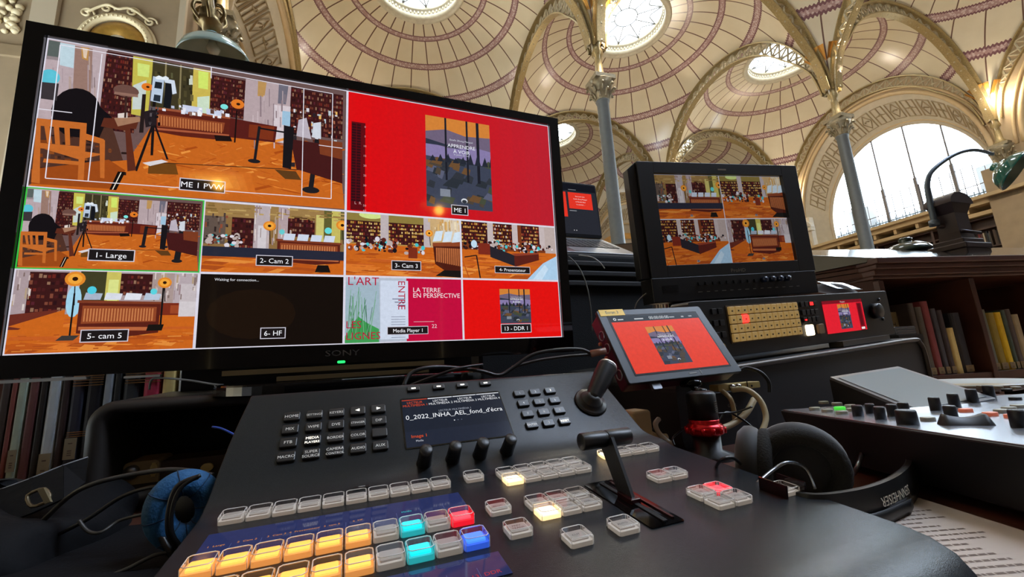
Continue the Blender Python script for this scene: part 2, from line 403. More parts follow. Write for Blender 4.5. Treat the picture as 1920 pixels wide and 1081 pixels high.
# floor and walls ---------------------------------------------------------------
fl = MB(); fl.box((A / 2, A / 2 - 3, -.05), (3 * A + 6, 3 * A + 10, .1)); struct(fl.build('floor', None, mat('oak_parquet', '#a5886a', .35, noise=.25, nscale=4), world=HALL))
def wall_arch(mirror):
    """bay wall with a deep arched recess: local x along the wall (0..A), y outwards, z up. returns mesh pieces"""
    out = {}
    c, hw, sz, ap = A / 2 - .2, 4.15, HC - .2, HC + 4.75
    NA_ = 40
    def front(k): th = PI * k / NA_; return (c - hw * math.cos(th), sz + (ap - sz) * math.sin(th))
    def inner(k):
        th = PI * k / NA_; return (c - .1 - 3.62 * math.cos(th), 7.75 + 4.3 * math.sin(th))
    wf = MB()                                    # wall face round the recess
    top = HC + 6.2
    for k in range(NA_):
        a, b = front(k), front(k + 1)
        wf.quad((a[0], 0, a[1]), (b[0], 0, b[1]), (b[0], 0, top), (a[0], 0, top))
    wf.quad((0, 0, 0), (c - hw, 0, 0), (c - hw, 0, top), (0, 0, top)); wf.quad((c + hw, 0, 0), (A, 0, 0), (A, 0, top), (c + hw, 0, top))
    out['face'] = wf
    so = smooth_on(MB())
    D = 1.25
    for k in range(NA_):
        a, b, c1, d1 = front(k), front(k + 1), inner(k), inner(k + 1)
        so.quad((a[0], 0, a[1]), (c1[0], D, c1[1]), (d1[0], D, d1[1]), (b[0], 0, b[1]))
    f0, fN, i0, iN = front(0), front(NA_), inner(0), inner(NA_)
    so.quad((f0[0], 0, 7.0), (i0[0], D, 7.0), (i0[0], D, i0[1]), (f0[0], 0, f0[1])); so.quad((fN[0], 0, fN[1]), (iN[0], D, iN[1]), (iN[0], D, 7.0), (fN[0], 0, 7.0))
    out['soffit'] = so
    co = MB()                                    # coffers and roundels on the soffit
    for q in range(17):
        th = PI * (q + .9) / 18.8; ct, st = math.cos(th), math.sin(th)
        def P(dt, y): 
            t2 = th + dt; f = y / D
            ff = (c - hw * math.cos(t2), sz + (ap - sz) * math.sin(t2)); ii = (c - .1 - 3.62 * math.cos(t2), 7.75 + 4.3 * math.sin(t2))
            return Vec((ff[0] * (1 - f) + ii[0] * f, y, ff[1] * (1 - f) + ii[1] * f - .03))
        w2 = .064
        ringp = [P(-w2, .3), P(w2, .3), P(w2, .95), P(-w2, .95)]
        co.tube(ringp + [ringp[0]], .035, 4, False, 1)
        if q % 2: co.tube([P(0, .35), P(w2 * .8, .62), P(0, .9), P(-w2 * .8, .62), P(0, .35)], .03, 4, False, 1)
        else:
            co.tube([P(-w2, .62), P(w2, .62)], .03, 4, False, 1); co.tube([P(0, .3), P(0, .95)], .03, 4, False, 1)
        cc = P(0, .62); co.tube([cc + Vec((math.cos(x) * .09 * st, math.sin(x) * .1, math.cos(x) * .09 * ct)) for x in [2 * PI * v / 8 for v in range(8)]], .03, 4, True, 1)
    out['coffers'] = co
    mo = smooth_on(MB())                         # archivolts
    for off, rr, y in ((0, .1, 0), (.22, .06, -.02)):
        mo.tube([(c - (hw + off) * math.cos(PI * k / 40), y, sz + (ap - sz + off) * math.sin(PI * k / 40)) for k in range(41)], rr, 8, False, 1)
    mo.tube([(c - .1 - 3.7 * math.cos(PI * k / 40), D - .04, 7.75 + 4.38 * math.sin(PI * k / 40)) for k in range(41)], .08, 8, False, 1)
    out['archivolt'] = mo
    lo_ = MB()                                   # below: cornice, balcony
    lo_.box((A / 2, .35, 6.72), (A, 1.9, .14)); lo_.box((A / 2, .45, 6.55), (A, 1.7, .22)); lo_.box((A / 2, .0, 6.1), (A, .5, .16))
    for k in range(10): lo_.box((.5 + k * .9, .15, 6.33), (.12, .9, .24))
    out['cornice'] = lo_
    return out
PALEST = mat('pale_soffit_stone', '#c4bba6', .6, noise=.06, nscale=4)
def place_wall(M_, tagname, second=None):
    w_ = wall_arch(False)
    for k in range(3 if second is None else len(second)):
        pass
    return w_
WR = lambda j: HALL @ Matrix.Translation((2 * A, j * A, 0)) @ Matrix(((0, 1, 0, 0), (1, 0, 0, 0), (0, 0, 1, 0), (0, 0, 0, 1)))    # x -> t, y -> +s
WL = lambda j: HALL @ Matrix.Translation((-A, j * A, 0)) @ Matrix(((0, -1, 0, 0), (1, 0, 0, 0), (0, 0, 1, 0), (0, 0, 0, 1)))     # x -> t, y -> -s
WF = lambda i: HALL @ Matrix.Translation((i * A, 2 * A, 0))                                                                       # x -> s, y -> +t
pieces = wall_arch(False); ME = {}
for k, m_ in (('face', stone), ('soffit', PALEST), ('coffers', mat('carved_coffer_relief', '#a08f70', .6)), ('archivolt', mat('moulded_arch_stone', '#bfa67c', .5, noise=.05, nscale=6)), ('cornice', mat('cornice_stone', '#b39b70', .6, noise=.08, nscale=3))):
    o = pieces[k].build('w', None, m_); ME[k] = o.data; bpy.data.objects.remove(o)
def wallset(nm, mats_):
    for n_, M_ in enumerate(mats_):
        p = bpy.data.objects.new(nm, ME['face']); COL.objects.link(p); p.matrix_world = M_; struct(p)
        for k, nn in (('soffit', 'arch_soffit'), ('coffers', 'soffit_coffers'), ('archivolt', 'archivolt'), ('cornice', 'cornice')):
            q = bpy.data.objects.new(nn, ME[k]); COL.objects.link(q); q.parent = p
wallset('wall_right', [WR(j) for j in (-1, 0, 1)]); wallset('wall_left', [WL(j) for j in (0, 1)]); wallset('wall_far', [WF(i) for i in (-1, 0, 1)])
# arched windows in the right wall
winframe = mat('window_frame_paint', '#b9ad97', .5); bar = mat('window_iron_bars', '#6f6b6c', .5, .3)
sky_pane = clear_plastic('window_glass')
teal = mat('painted_teal_panel', '#5d9790', .6, noise=.1, nscale=5)
for j, nm in ((0, 'window_1'), (1, 'window_2'), (-1, 'window_3')):
    M_ = WR(j); c = A / 2 - .3; D = 1.2
    def arcp(r1, rz, n=36): return [(c - r1 * math.cos(PI * k / n), D, 7.75 + rz * math.sin(PI * k / n)) for k in range(n + 1)]
    gl = MB(); pts = arcp(3.6, 4.28); gl.add([(c - 3.6, D, 6.85)] + pts + [(c + 3.6, D, 6.85)], [tuple(range(len(pts) + 2))], None, True)
    g = gl.build(nm, None, sky_pane, world=M_); struct(g)
    fr = smooth_on(MB()); fr.tube([(c - 3.6, D, 6.85)] + pts + [(c + 3.6, D, 6.85)], .09, 6, False, 1); fr.box((c, D, 6.85), (7.3, .25, .14))
    fr.build('window_frame', g, winframe)
    mu = MB()
    for x in (-2.15, -.72, .72, 2.15):
        zt_ = 7.75 + 4.28 * math.sqrt(1 - (x / 3.6) ** 2)
        mu.box((c + x, D, (6.85 + zt_) / 2), (.06, .07, zt_ - 6.85)); mu.box((c + x, D - .02, 7.95), (.13, .1, 2.2))
    for k in range(-8, 9):
        x = k * .4
        if abs(x) < 3.3: mu.box((c + x, D, 7.75), (.025, .03, 1.8 if abs(k) < 8 else 1.4))
    mu.box((c, D, 7.72), (6.9, .03, .04)); mu.box((c, D, 8.65), (6.6, .03, .03))
    mu.build('window_bars', g, bar)
    sc_ = MB()
    for k in range(22):
        x = c - 3.2 + k * .305
        sc_.tube([(x + .11 * math.cos(v), D - .25, 7.08 + .11 * math.sin(v)) for v in [2 * PI * q / 8 for q in range(8)]], .017, 4, True, 1)
        sc_.tube([(x - .15, D - .25, 6.92), (x, D - .25, 7.28), (x + .15, D - .25, 6.92)], .014, 4, False, 2)
        sc_.cyl((x - .15, D - .25, 6.85), (x - .15, D - .25, 7.38), .014, seg=4)
    sc_.cyl((c - 3.3, D - .25, 7.25), (c + 3.3, D - .25, 7.25), .02, seg=4)
    sc_.build('scroll_railing', g, mat('scroll_iron', '#4f6168', .5, .4))
    pl = bpy.data.lights.new('window_daylight', 'AREA'); pl.shape = 'RECTANGLE'; pl.size = 7.0; pl.size_y = 4.6; pl.energy = 10; pl.cycles.is_portal = True
    po = bpy.data.objects.new('window_daylight', pl); COL.objects.link(po)
    po.matrix_world = M_ @ Matrix.Translation((c, D + .25, 9.2)) @ Matrix.Rotation(-PI / 2, 4, 'X')
for j in (-1, 0, 1):
    b = MB(); b.box((A / 2, 1.35, 3.4), (A + 2.6, .1, 6.8)); b.box((0, -.05, 3.9), (1.25, .7, 7.8)); struct(b.build('wall_right', None, stone, world=WR(j)))
b = MB(); b.box((A, -.05, 3.9), (1.25, .7, 7.8)); struct(b.build('wall_right', None, stone, world=WR(1)))
# blind arches elsewhere: back walls of the recesses
for M_, nm, cnt in [(WL(0), 'wall_left', 0), (WL(1), 'wall_left', 1), (WF(-1), 'wall_far', 0), (WF(0), 'wall_far', 1), (WF(1), 'wall_far', 2)]:
    x0_ = -.4 if (nm, cnt) == ('wall_left', 0) else -1.7; b = MB(); b.quad((x0_, 1.3, 0), (A + 1.7, 1.3, 0), (A + 1.7, 1.3, 14.5), (x0_, 1.3, 14.5)); struct(b.build(nm, None, cream, world=M_))
    t = MB(); t.box((A / 2, 1.24, 8.2), (6.6, .06, 2.2)); struct(t.build('trim_1', None, teal, world=M_))
    t2 = MB(); c = A / 2 - .3; t2.grid(lambda u, v: (c - (3.2 - v * .5) * math.cos(PI * u), 1.2, 9.3 + (2.0 - v * .5) * math.sin(PI * u)), 24, 2); struct(t2.build('trim_2', None, mat('ochre_mural_band', '#b98a45', .6, noise=.3, nscale=2), world=M_))
# wall bookcases under the cornice (right and far walls)
shelfwood = mat('dark_shelf_wood', '#3a241a', .5, noise=.2, nscale=6)
bcols = ['#2b2320', '#4a2a22', '#1f2128', '#5a4a38', '#cfc8b4', '#3a3230', '#6a2424', '#2f3a3a', '#a89c84', '#45362c']
def wall_case(M_, nm, lb):
    th_ = thing(nm, lb, 'bookcase', M_)
    b = MB(); b.box((A / 2, .45, 2.95), (A - 1.2, .06, 5.9))
    for z in (0.1, 1.0, 1.9, 2.85, 3.1, 3.9, 4.7, 5.5, 5.95): b.box((A / 2, .24, z), (A - 1.2, .45, .06))
    for k in range(8): b.box((.6 + k * (A - 1.2) / 7, .24, 3), (.09, .47, 6))
    b.build('case', th_, shelfwood)
    bk = MB(); bk.usecol = True
    for z in (.13, 1.03, 1.93, 3.13, 3.93, 4.73):
        x = .7
        while x < A - .8:
            w_ = random.uniform(.04, .09); h_ = random.uniform(.5, .68)
            if random.random() < .9: bk.col = srgb(random.choice(bcols)); bk.box((x, .2, z + h_ / 2), (w_ * .9, .25, h_))
            x += w_
    o = bk.build('books', th_, painted_mat('book_cloth')); o['kind'] = 'stuff'
    rl = MB()
    for k in range(60): rl.box((.6 + k * (A - 1.2) / 59, -.3, 3.55), (.02, .02, .9))
    for z in (3.15, 3.6, 4.0): rl.box((A / 2, -.3, z), (A - 1.2, .03, .04))
    rl.box((A / 2, 0, 3.08), (A - 1.0, .7, .1))
    rl.build('gallery_railing', th_, mat('gallery_iron', '#8f8d86', .5, .2))
wall_case(WR(0), 'wall_bookcase', 'tall dark wall bookcase with iron gallery below the arched window')
wall_case(WF(0), 'wall_bookcase', 'tall dark wall bookcase on the far wall behind the laptop')
wall_case(WF(1), 'wall_bookcase', 'tall dark wall bookcase on the far wall behind the production monitor')
wall_case(WR(1), 'wall_bookcase', 'tall dark wall bookcase below the farther side window')
bn = MB(); bn.box((7.2, .1, 5.75), (3.0, .06, .75)); tag(bn.build('red_banner', None, mat('red_cloth', '#a3122e', .7), world=WR(0)), 'long red cloth strip below the arched window sill', 'banner')
# pilaster with pediment and roundel left of the window
for (x, j, lb) in ((A, 0, 'carved stone pilaster roundel with small pediment left of the arched window'),):
    rd = smooth_on(MB()); Y = -.32
    th_ = thing('wall_roundel', lb, 'roundel', WR(j) @ Matrix.Translation((x - .45, 0, 0)))
    pb = MB(); pb.box((0, -.1, 6.3), (1.3, .35, 4.6)); pb.build('pilaster', th_, PALEST, bevel=.03)
    for r_ in (.52, .4): rd.tube([(r_ * math.cos(v), Y, 6.9 + r_ * 1.25 * math.sin(v)) for v in [2 * PI * q / 24 for q in range(24)]], .06, 6, True, 1)
    rd.grid(lambda u, v: (.3 * v * math.cos(2 * PI * u), Y - .12 * (1 - v * v), 6.9 + .38 * v * math.sin(2 * PI * u)), 20, 5)
    rd.build('roundel', th_, mat('relief_stone', '#c9b78f', .5))
    pd = MB(); pd.box((0, Y + .05, 7.85), (1.5, .3, .12))
    pd.grid(lambda u, v: (.75 * math.cos(PI * u), Y - .1 + .3 * v, 7.95 + .55 * math.sin(PI * u)), 14, 1)
    for k in range(7): pd.box((-.54 + k * .18, Y - .05, 7.95), (.09, .2, .14))
    pd.poly([], 0) if False else None
    pd.build('pediment', th_, PALEST, solid=.08)
# pier on the left facing us, with bands and medallion
PF = HALL @ Matrix.Translation((0, -1.0, 0))
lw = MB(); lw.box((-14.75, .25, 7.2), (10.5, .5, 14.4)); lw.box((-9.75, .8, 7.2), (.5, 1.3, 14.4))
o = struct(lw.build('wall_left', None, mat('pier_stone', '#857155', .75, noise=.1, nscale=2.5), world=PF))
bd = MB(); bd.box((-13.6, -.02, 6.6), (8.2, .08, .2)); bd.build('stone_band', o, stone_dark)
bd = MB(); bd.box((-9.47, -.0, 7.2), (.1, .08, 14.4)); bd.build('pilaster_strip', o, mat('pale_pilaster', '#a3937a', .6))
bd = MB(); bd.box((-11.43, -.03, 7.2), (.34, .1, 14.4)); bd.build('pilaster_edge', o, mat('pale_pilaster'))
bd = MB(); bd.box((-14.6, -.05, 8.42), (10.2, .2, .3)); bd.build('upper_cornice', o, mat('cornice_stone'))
lw = MB(); lw.box((-17.2, -7.0, 7.2), (.4, 15, 14.4)); struct(lw.build('wall_left', None, stone, world=HALL))
lw = MB(); lw.box((-13.2, -7.0, 14.6), (8.2, 15, .3)); struct(lw.build('ceiling', None, cream, world=HALL))
md = thing('wall_medallion', 'carved oval medallion with gilded dish on the left stone wall', 'medallion', PF @ Matrix.Translation((-10.40, 0, 7.0)) @ Matrix.Scale(.62, 4))
g = smooth_on(MB()); g.tube([(.8 * math.cos(v), -.08, .86 * math.sin(v)) for v in [2 * PI * q / 40 for q in range(40)]], .1, 8, True, 1)
g.tube([(.92 * math.cos(v), -.03, .98 * math.sin(v)) for v in [2 * PI * q / 40 for q in range(40)]], .05, 8, True, 1)
for q in range(44):
    v = 2 * PI * q / 44; g.lathe([(.01, .035), (.03, .015), (.03, -.015), (.01, -.035)], 6, Matrix.Translation((.78 * math.cos(v), -.18, .84 * math.sin(v))))
g.build('wreath_frame', md, mat('relief_stone'))
g = smooth_on(MB()); g.grid(lambda u, v: ((.26 + .44 * v) * math.cos(2 * PI * u), -.02 - .1 * math.sin(PI * v), (.28 + .47 * v) * math.sin(2 * PI * u)), 36, 8, closeu=True); g.build('dish', md, mat('antique_gold', '#9a7430', .4, .5, noise=.2, nscale=8))
g = smooth_on(MB()); g.grid(lambda u, v: (.27 * v * math.cos(2 * PI * u), -.15 + .1 * v * v, .3 * v * math.sin(2 * PI * u)), 24, 5, closeu=True); g.build('boss', md, PALEST)
for sx, sz_ in ((-.75, .85), (.75, .85), (-.3, 1.1), (.3, 1.1), (-.85, -.8), (.85, -.8)):
    g = smooth_on(MB()); sp_ = []
    for q in range(15): v = q * .62; sp_.append((sx + (.17 - .011 * q) * math.cos(v), -.06 - .003 * q, sz_ + (.17 - .011 * q) * math.sin(v)))
    g.tube(sp_, .03, 6, False, 3); g.build('scroll', md, mat('relief_stone'))
g = smooth_on(MB())
g.tube([(-.75, -.1, .85), (-.3, -.15, 1.15), (0, -.18, 1.05), (.3, -.15, 1.15), (.75, -.1, .85)], .035, 6, False, 4)
g.build('scroll_ornament', md, mat('relief_stone'))
ob = MB(); rdp = random.Random(9)
for q in range(26):
    ob.lathe([(.001, -.05), (.05, -.02), (.06, .01), (.03, .05), (.001, .08)], 8, Matrix.Translation((-11.9 + rdp.uniform(-.16, .16), -.03, 6.95 + q * .035)) @ Matrix.Rotation(rdp.uniform(-1.2, 1.2), 4, 'Y') @ Matrix.Scale(rdp.uniform(.7, 1.3), 4))
ob.smooth = [True] * len(ob.f); tag(ob.build('carved_drop', None, mat('relief_stone'), world=PF), 'carved foliage drop on the stone wall at the top left corner', 'ornament')
# near wall behind the camera
nw = MB(); nw.box((A / 2 - 3, -A - 4.2, 7), (3 * A + 16, .3, 14.8)); struct(nw.build('wall_near', None, mat('dark_oak_panelling', '#2c211a', .6, noise=.2, nscale=5), world=HALL))
nw = MB(); nw.box((A / 2, -A - 2.2, 14.7), (3 * A + 6, 4.7, .3)); nw.box((A / 2, -A - .02, 15.2), (3 * A + 6, .2, 1.2)); struct(nw.build('ceiling', None, cream, world=HALL))
nw = MB(); nw.box((2 * A + .8, -A - 2.2, 7.4), (.4, 4.8, 14.8)); struct(nw.build('wall_right', None, stone, world=HALL))
nw = MB(); nw.box((6.5, -A - 2.0, 14.5), (13.0, 3.0, .06)); g = struct(nw.build('added_rooflight', None, mat('added_rooflight_glow', '#202020', .4, emit='#d2e2fa', es=36), world=HALL))  # unseen glowing rooflight, added to brighten the desk
nw = MB()
for k in range(14): nw.box((k * 1.0, -A - 2.0, 14.42), (.06, 3.1, .08))
nw.build('added_rooflight_bars', g, lead)
# street beyond the window
ex = thing('street_facade', 'pale building with roof seen through the arched window', 'building', HALL @ Matrix.Translation((2 * A + 16, 4.5, 0)))
e = MB(); e.box((0, 0, 4.5), (1, 60, 9)); e.box((-.6, 0, 6.6), (.3, 60, .3)); e.box((-.6, 0, 8.6), (.5, 60, .3)); e.build('facade', ex, mat('facade_limestone', '#4f4e4c', .8))  # facade and chimneys share one plain grey stone
e = MB(); e.add([(-.8, -30, 9), (-.8, 30, 9), (3, 30, 12.2), (3, -30, 12.2)], [(0, 1, 2, 3)], None, True)
for k in range(40): e.box((1.0, -30 + k * 1.5, 10.6), (4.8, .05, .05), Matrix.Translation((0, 0, 0)))
e.build('roof', ex, mat('zinc_roof', '#4e5256', .6))
e = MB()
for k in range(6): e.box((2.2, -24 + k * 9, 12.3), (.9, 1.6, 2.2))
e.build('chimney', ex, mat('facade_limestone'))
# ================================================================== SCREEN PICTURES
RED = '#d90d12'
class Pic:
    """paints flat shapes on a lit panel; u, v run 0..1 over its pane, each shape one hair above the last"""
    def __init__(s, mb, x0, y0, x1, y1, z=[0.], dim=1., step=4e-6):
        s.mb = mb; s.b = (x0, y0, x1, y1); s.z = z; s.dim = dim; s.step = step; mb.usecol = True
    def sub(s, u0, v0, u1, v1): 
        x0, y0, x1, y1 = s.b; return Pic(s.mb, x0 + (x1 - x0) * u0, y0 + (y1 - y0) * v0, x0 + (x1 - x0) * u1, y0 + (y1 - y0) * v1, s.z, s.dim, s.step)
    def P(s, u, v): x0, y0, x1, y1 = s.b; return (x0 + (x1 - x0) * min(1, max(0, u)), y0 + (y1 - y0) * min(1, max(0, v)))
    def c(s, col): s.mb.col = tuple(x * s.dim for x in srgb(col)[:3]) + (1,)
    def poly(s, pts, col): s.z[0] += s.step; s.c(col); s.mb.poly([s.P(*p) for p in pts], s.z[0]); return s
    def rect(s, u0, v0, u1, v1, col): return s.poly([(u0, v0), (u1, v0), (u1, v1), (u0, v1)], col)
    def ell(s, u, v, a, b, col, n=16): return s.poly([(u + a * math.cos(2 * PI * k / n), v + b * math.sin(2 * PI * k / n)) for k in range(n)], col)
    def line(s, u0, v0, u1, v1, w_, col):
        x0, y0, x1, y1 = s.b; W, H = x1 - x0, y1 - y0; dx, dy = (u1 - u0) * W, (v1 - v0) * H; L = math.hypot(dx, dy) or 1
        ox, oy = -dy / L * w_ / 2 / W, dx / L * w_ / 2 / H
        return s.poly([(u0 + ox, v0 + oy), (u1 + ox, v1 + oy), (u1 - ox, v1 - oy), (u0 - ox, v0 - oy)], col)
    def text(s, t, u, v, h, col, align='CENTER', rot=0, sx=1., bold=0.): s.z[0] += s.step; s.c(col); p = s.P(u, v); s.mb.text(t, p[0], p[1], h, s.z[0], align, False, rot, sx, bold); return s
    def label(s, t, u, v, h):
        x, y = s.P(u, v); w_ = h * (.62 * len(t) + .7); W = s.b[2] - s.b[0]; H = s.b[3] - s.b[1]
        s.rect(u - w_ / 2 / W, v - h * .95 / H, u + w_ / 2 / W, v + h * .95 / H, '#cdc9d6')
        s.rect(u - (w_ / 2 - h * .13) / W, v - h * .82 / H, u + (w_ / 2 - h * .13) / W, v + h * .82 / H, '#1c1718')
        return s.text(t, u, v - h * .42 / H, h * .85, '#f4f4fa', bold=.004)
def books_in(P, u0, v0, u1, v1, rows, n, rnd, base='#3a1616', cols=('#6a241e', '#7c4434', '#54202a', '#8e6a54', '#2a1014', '#6c3426', '#481a1c')):
    P.rect(u0, v0, u1, v1, base); P.z[0] += P.step; keep = P.step; P.step = 0
    for r in range(rows):
        y0 = v0 + (v1 - v0) * (r + .12) / rows; y1 = v0 + (v1 - v0) * (r + .8) / rows
        for k in range(n):
            if rnd.random() < .75:
                a = u0 + (u1 - u0) * (k + .1) / n; b = u0 + (u1 - u0) * (k + .85) / n
                P.rect(a, y0, b, y0 + (y1 - y0) * rnd.uniform(.55, 1), rnd.choice(cols))
    P.step = keep
def planks(P, v1, rnd, base='#c8641c', n=34, u0=0, u1=1):
    P.rect(u0, 0, u1, v1, base)
    for k in range(n):
        v = v1 * (1 - rnd.random() ** .7) * .92; u = rnd.uniform(u0, u1); w_ = rnd.uniform(.06, .2); h_ = .012 + .05 * (1 - v / v1)
        sk = rnd.choice((-1, 1)) * w_ * .35
        P.poly([(max(u0, u - w_), v), (min(u1, u + w_ * .5), max(0, v - h_ * .4 + sk * .2)), (min(u1, u + w_), min(v1, v + h_ * .6 + sk * .2)), (max(u0, u - w_ * .6), min(v1, v + h_))], rnd.choice(('#d9762a', '#b9561a', '#e08a3a', '#c25c22', '#a84c1a')))
def clutter(P, rnd, u0, v0, u1, v1, n, cols, a=(.004, .02), b=(.01, .05)):
    for k in range(n):
        u, v = rnd.uniform(u0, u1), rnd.uniform(v0, v1); P.rect(u, v, min(1, u + rnd.uniform(*a)), min(1, v + rnd.uniform(*b)), rnd.choice(cols))
WOODC = ('#b9561a', '#d0742c', '#a84c1a', '#dd8a3c', '#c06022'); WALLC = ('#9a8488', '#c4b4b4', '#7e6a66', '#d8ccc8', '#b09a80')
def studio_lamp(P, u, v, r, asp):
    P.line(u, v, u + .01, v - r * 6, .0012, '#1a1212'); P.ell(u, v, r, r * asp, '#e0882a'); P.ell(u, v, r * .7, r * .7 * asp, '#f0a63c'); P.ell(u, v, r * .28, r * .28 * asp, '#2a1408')
def desk(P, u0, v0, u1, v1, n=22):
    h = v1 - v0
    P.poly([(u0, v1), (u1, v1 - .02), (u1, v0 + .1 * h), (u0 + .6 * (u1 - u0), v0), (u0, v0 + .12 * h)], '#5a2016')
    P.poly([(u0 - .01, v1 + .015), (u1 + .01, v1 - .005), (u1 + .01, v1 - .035), (u0 - .01, v1 - .02)], '#7c3a24')
    P.poly([(u0 + .02, v1 - .12 * h), (u1 - .02, v1 - .16 * h), (u1 - .02, v0 + .42 * h), (u0 + .02, v0 + .38 * h)], '#8e4426')
    for k in range(n):
        a = u0 + .03 + (u1 - u0 - .06) * k / n; P.rect(a, v0 + .44 * h, a + (u1 - u0) * .018, v1 - .2 * h, '#c47a4a')
    P.poly([(u0 + .01, v0 + .3 * h), (u1 - .01, v0 + .26 * h), (u1 - .01, v0 + .16 * h), (u0 + .01, v0 + .2 * h)], '#b5643c')
def people_band(P, u0, u1, v, h, rnd, n=30):
    for k in range(n):
        u = rnd.uniform(u0, u1); a = rnd.uniform(.006, .022); P.ell(u, v + rnd.uniform(-h, h), a, a * rnd.uniform(1, 2.4), rnd.choice(('#1a1016', '#d8d2dc', '#3a1a1a', '#5a241c', '#b9a8a4', '#16141c', '#8c3a24', '#46c0c8')), 8)
def big_view(P, Q):
    """Q maps a photo point to the pane's u, v"""
    rnd = random.Random(3)
    P.rect(0, 0, 1, 1, '#6a5250')
    q = lambda pts, c: P.poly([Q(*p) for p in pts], c)
    q([(84, 70), (202, 92), (196, 260), (60, 260)], '#b7a5aa'); q([(92, 75), (114, 79), (110, 108), (88, 105)], '#59625f'); q([(86, 104), (113, 108), (112, 114), (84, 110)], '#918588')
    q([(113, 80), (141, 85), (138, 128), (112, 122)], '#bcd2dc'); q([(141, 86), (174, 92), (168, 225), (134, 225)], '#96776c'); q([(152, 88), (168, 90), (165, 114), (154, 110)], '#b98a4c'); q([(155, 90), (165, 92), (162, 110), (157, 108)], '#ddc6b0')
    u, v = Q(227, 172)
    for (a, b, c, d, n, rw) in ((200, 96, 251, 250, 10, 15), (395, 140, 462, 224, 13, 9), (545, 162, 642, 262, 18, 9)):
        u0, v1 = Q(a, b); u1, v0 = Q(c, d); books_in(P, u0, v0, u1, v1, rw, int(n * 1.7), rnd)
    q([(250, 105), (288, 112), (277, 220), (246, 214)], '#c3b84e'); q([(258, 118), (281, 122), (279, 145), (258, 142)], '#cfe07a'); q([(250, 160), (275, 150), (272, 205), (248, 205)], '#c5d0cc')
    q([(287, 112), (364, 127), (360, 208), (282, 200)], '#3d3722'); q([(310, 117), (313, 117), (310, 205), (307, 204)], '#8b7f5a'); q([(338, 122), (341, 122), (338, 206), (335, 205)], '#8b7f5a')
    q([(363, 127), (396, 133), (393, 214), (359, 206)], '#c9b452'); q([(372, 133), (391, 136), (390, 168), (372, 165)], '#cfe46a'); q([(370, 182), (393, 180), (392, 214), (370, 210)], '#c9dcc4')
    q([(461, 148), (546, 162), (540, 275), (455, 250)], '#b3a0a4'); q([(484, 152), (500, 155), (496, 182), (483, 180)], '#b78e56'); q([(523, 158), (541, 161), (536, 196), (521, 194)], '#6d6a78')
    q([(512, 196), (545, 200), (540, 270), (512, 262)], '#d2c6cc')
    q([(60, 225), (130, 220), (200, 215), (215, 250), (240, 330), (52, 345)], '#4e3026')
    q([(283, 238), (460, 258), (545, 275), (640, 330), (648, 392), (50, 348), (120, 310), (240, 300)], '#c4641e')
    for k in range(46):
        x, y = rnd.uniform(250, 620), 262 + 115 * rnd.random(); L = rnd.uniform(15, 60); s_ = rnd.choice((-1, 1))
        if y < 380 + (x - 600) * .08: q([(x, y), (x + L, y + s_ * L * .22), (x + L * 1.15, y + s_ * L * .22 + 3), (x + L * .1, y + 4)], rnd.choice(('#d97a2c', '#b25416', '#e5903e', '#bf5c20', '#a84a14')))
    for k in range(150):                          # herringbone parquet
        y = 268 + 105 * rnd.random() ** 1.2; x = rnd.uniform(250, 630); L = 6 + (y - 255) * .2; s_ = rnd.choice((-1, 1))
        if y + 4 < 375 + (x - 600) * .08: q([(x, y), (x + L, y + s_ * L * .3), (x + L * 1.1, y + s_ * L * .3 + 1.6), (x + L * .1, y + 1.6)], rnd.choice(('#cf6c24', '#bb5a1c', '#d67e34', '#c46222', '#b04f16')))
    for k in range(5): q([(330 + k * 12, 318 + k * 4), (470 - k * 14, 324 + k * 3), (480 - k * 14, 362 - k * 3), (335 + k * 12, 360 - k * 4)], ('#cc6a22', '#d27226', '#d97c2c', '#e08a36', '#e89a42')[k])  # lamp glare painted onto the parquet as nested lighter patches
    scatter(q, rnd, (90, 95, 190, 215), 26, ('#a8969c', '#c4b4ba', '#8e7c7e', '#b09a92'), (1.5, 3), (14, 50), .15); scatter(q, rnd, (470, 160, 535, 240), 22, ('#a8969a', '#c4b2b6', '#8c7a80'), (1.5, 3), (10, 40), .16)
    scatter(q, rnd, (288, 118, 358, 190), 22, ('#4c452a', '#2c2818', '#6b6238', '#57563a', '#c9cfc0'), (2, 6), (4, 18), .15)
    scatter(q, rnd, (60, 250, 235, 330), 46, ('#3a2018', '#6a3a22', '#2a1a18', '#7c3c18', '#8a4a20'), (4, 16), (2, 7), .05)
    q([(280, 305), (330, 308), (335, 328), (278, 326)], '#6e4216'); q([(515, 318), (555, 322), (565, 338), (535, 336)], '#5c3a1a'); q([(205, 300), (236, 320), (214, 355), (60, 345), (60, 318)], '#9a4816')
    q([(222, 322), (236, 323), (219, 357), (206, 356)], '#120c0a'); q([(227, 324), (229, 324), (213, 356), (211, 356)], '#e8dcc8')
    q([(300, 305), (560, 318), (560, 319.5), (300, 306.5)], '#3c2416')
    q([(288, 203), (432, 222), (430, 262), (400, 262), (340, 256), (286, 246)], '#5c2016'); q([(294, 214), (422, 231), (419, 248), (296, 238)], '#8c4426')
    for k in range(24): x = 297 + k * 5.1; y = 215 + k * .68; q([(x, y + 2), (x + 2.4, y + 2.3), (x + 2.2, y + 20), (x, y + 19.6)], '#c07444')
    q([(288, 201), (432, 220), (432, 224), (288, 205)], '#9a5236'); q([(290, 240), (430, 253), (430, 256), (290, 244)], '#a8583a')
    q([(432, 222), (520, 238), (516, 268), (430, 258)], '#561c18'); q([(468, 234), (515, 238), (512, 264), (466, 258)], '#7a3018')
    for pts in (((343, 197), (380, 203), (380, 215), (343, 209)), ((387, 204), (415, 209), (416, 220), (388, 215))): q(pts, '#c8cfe6')
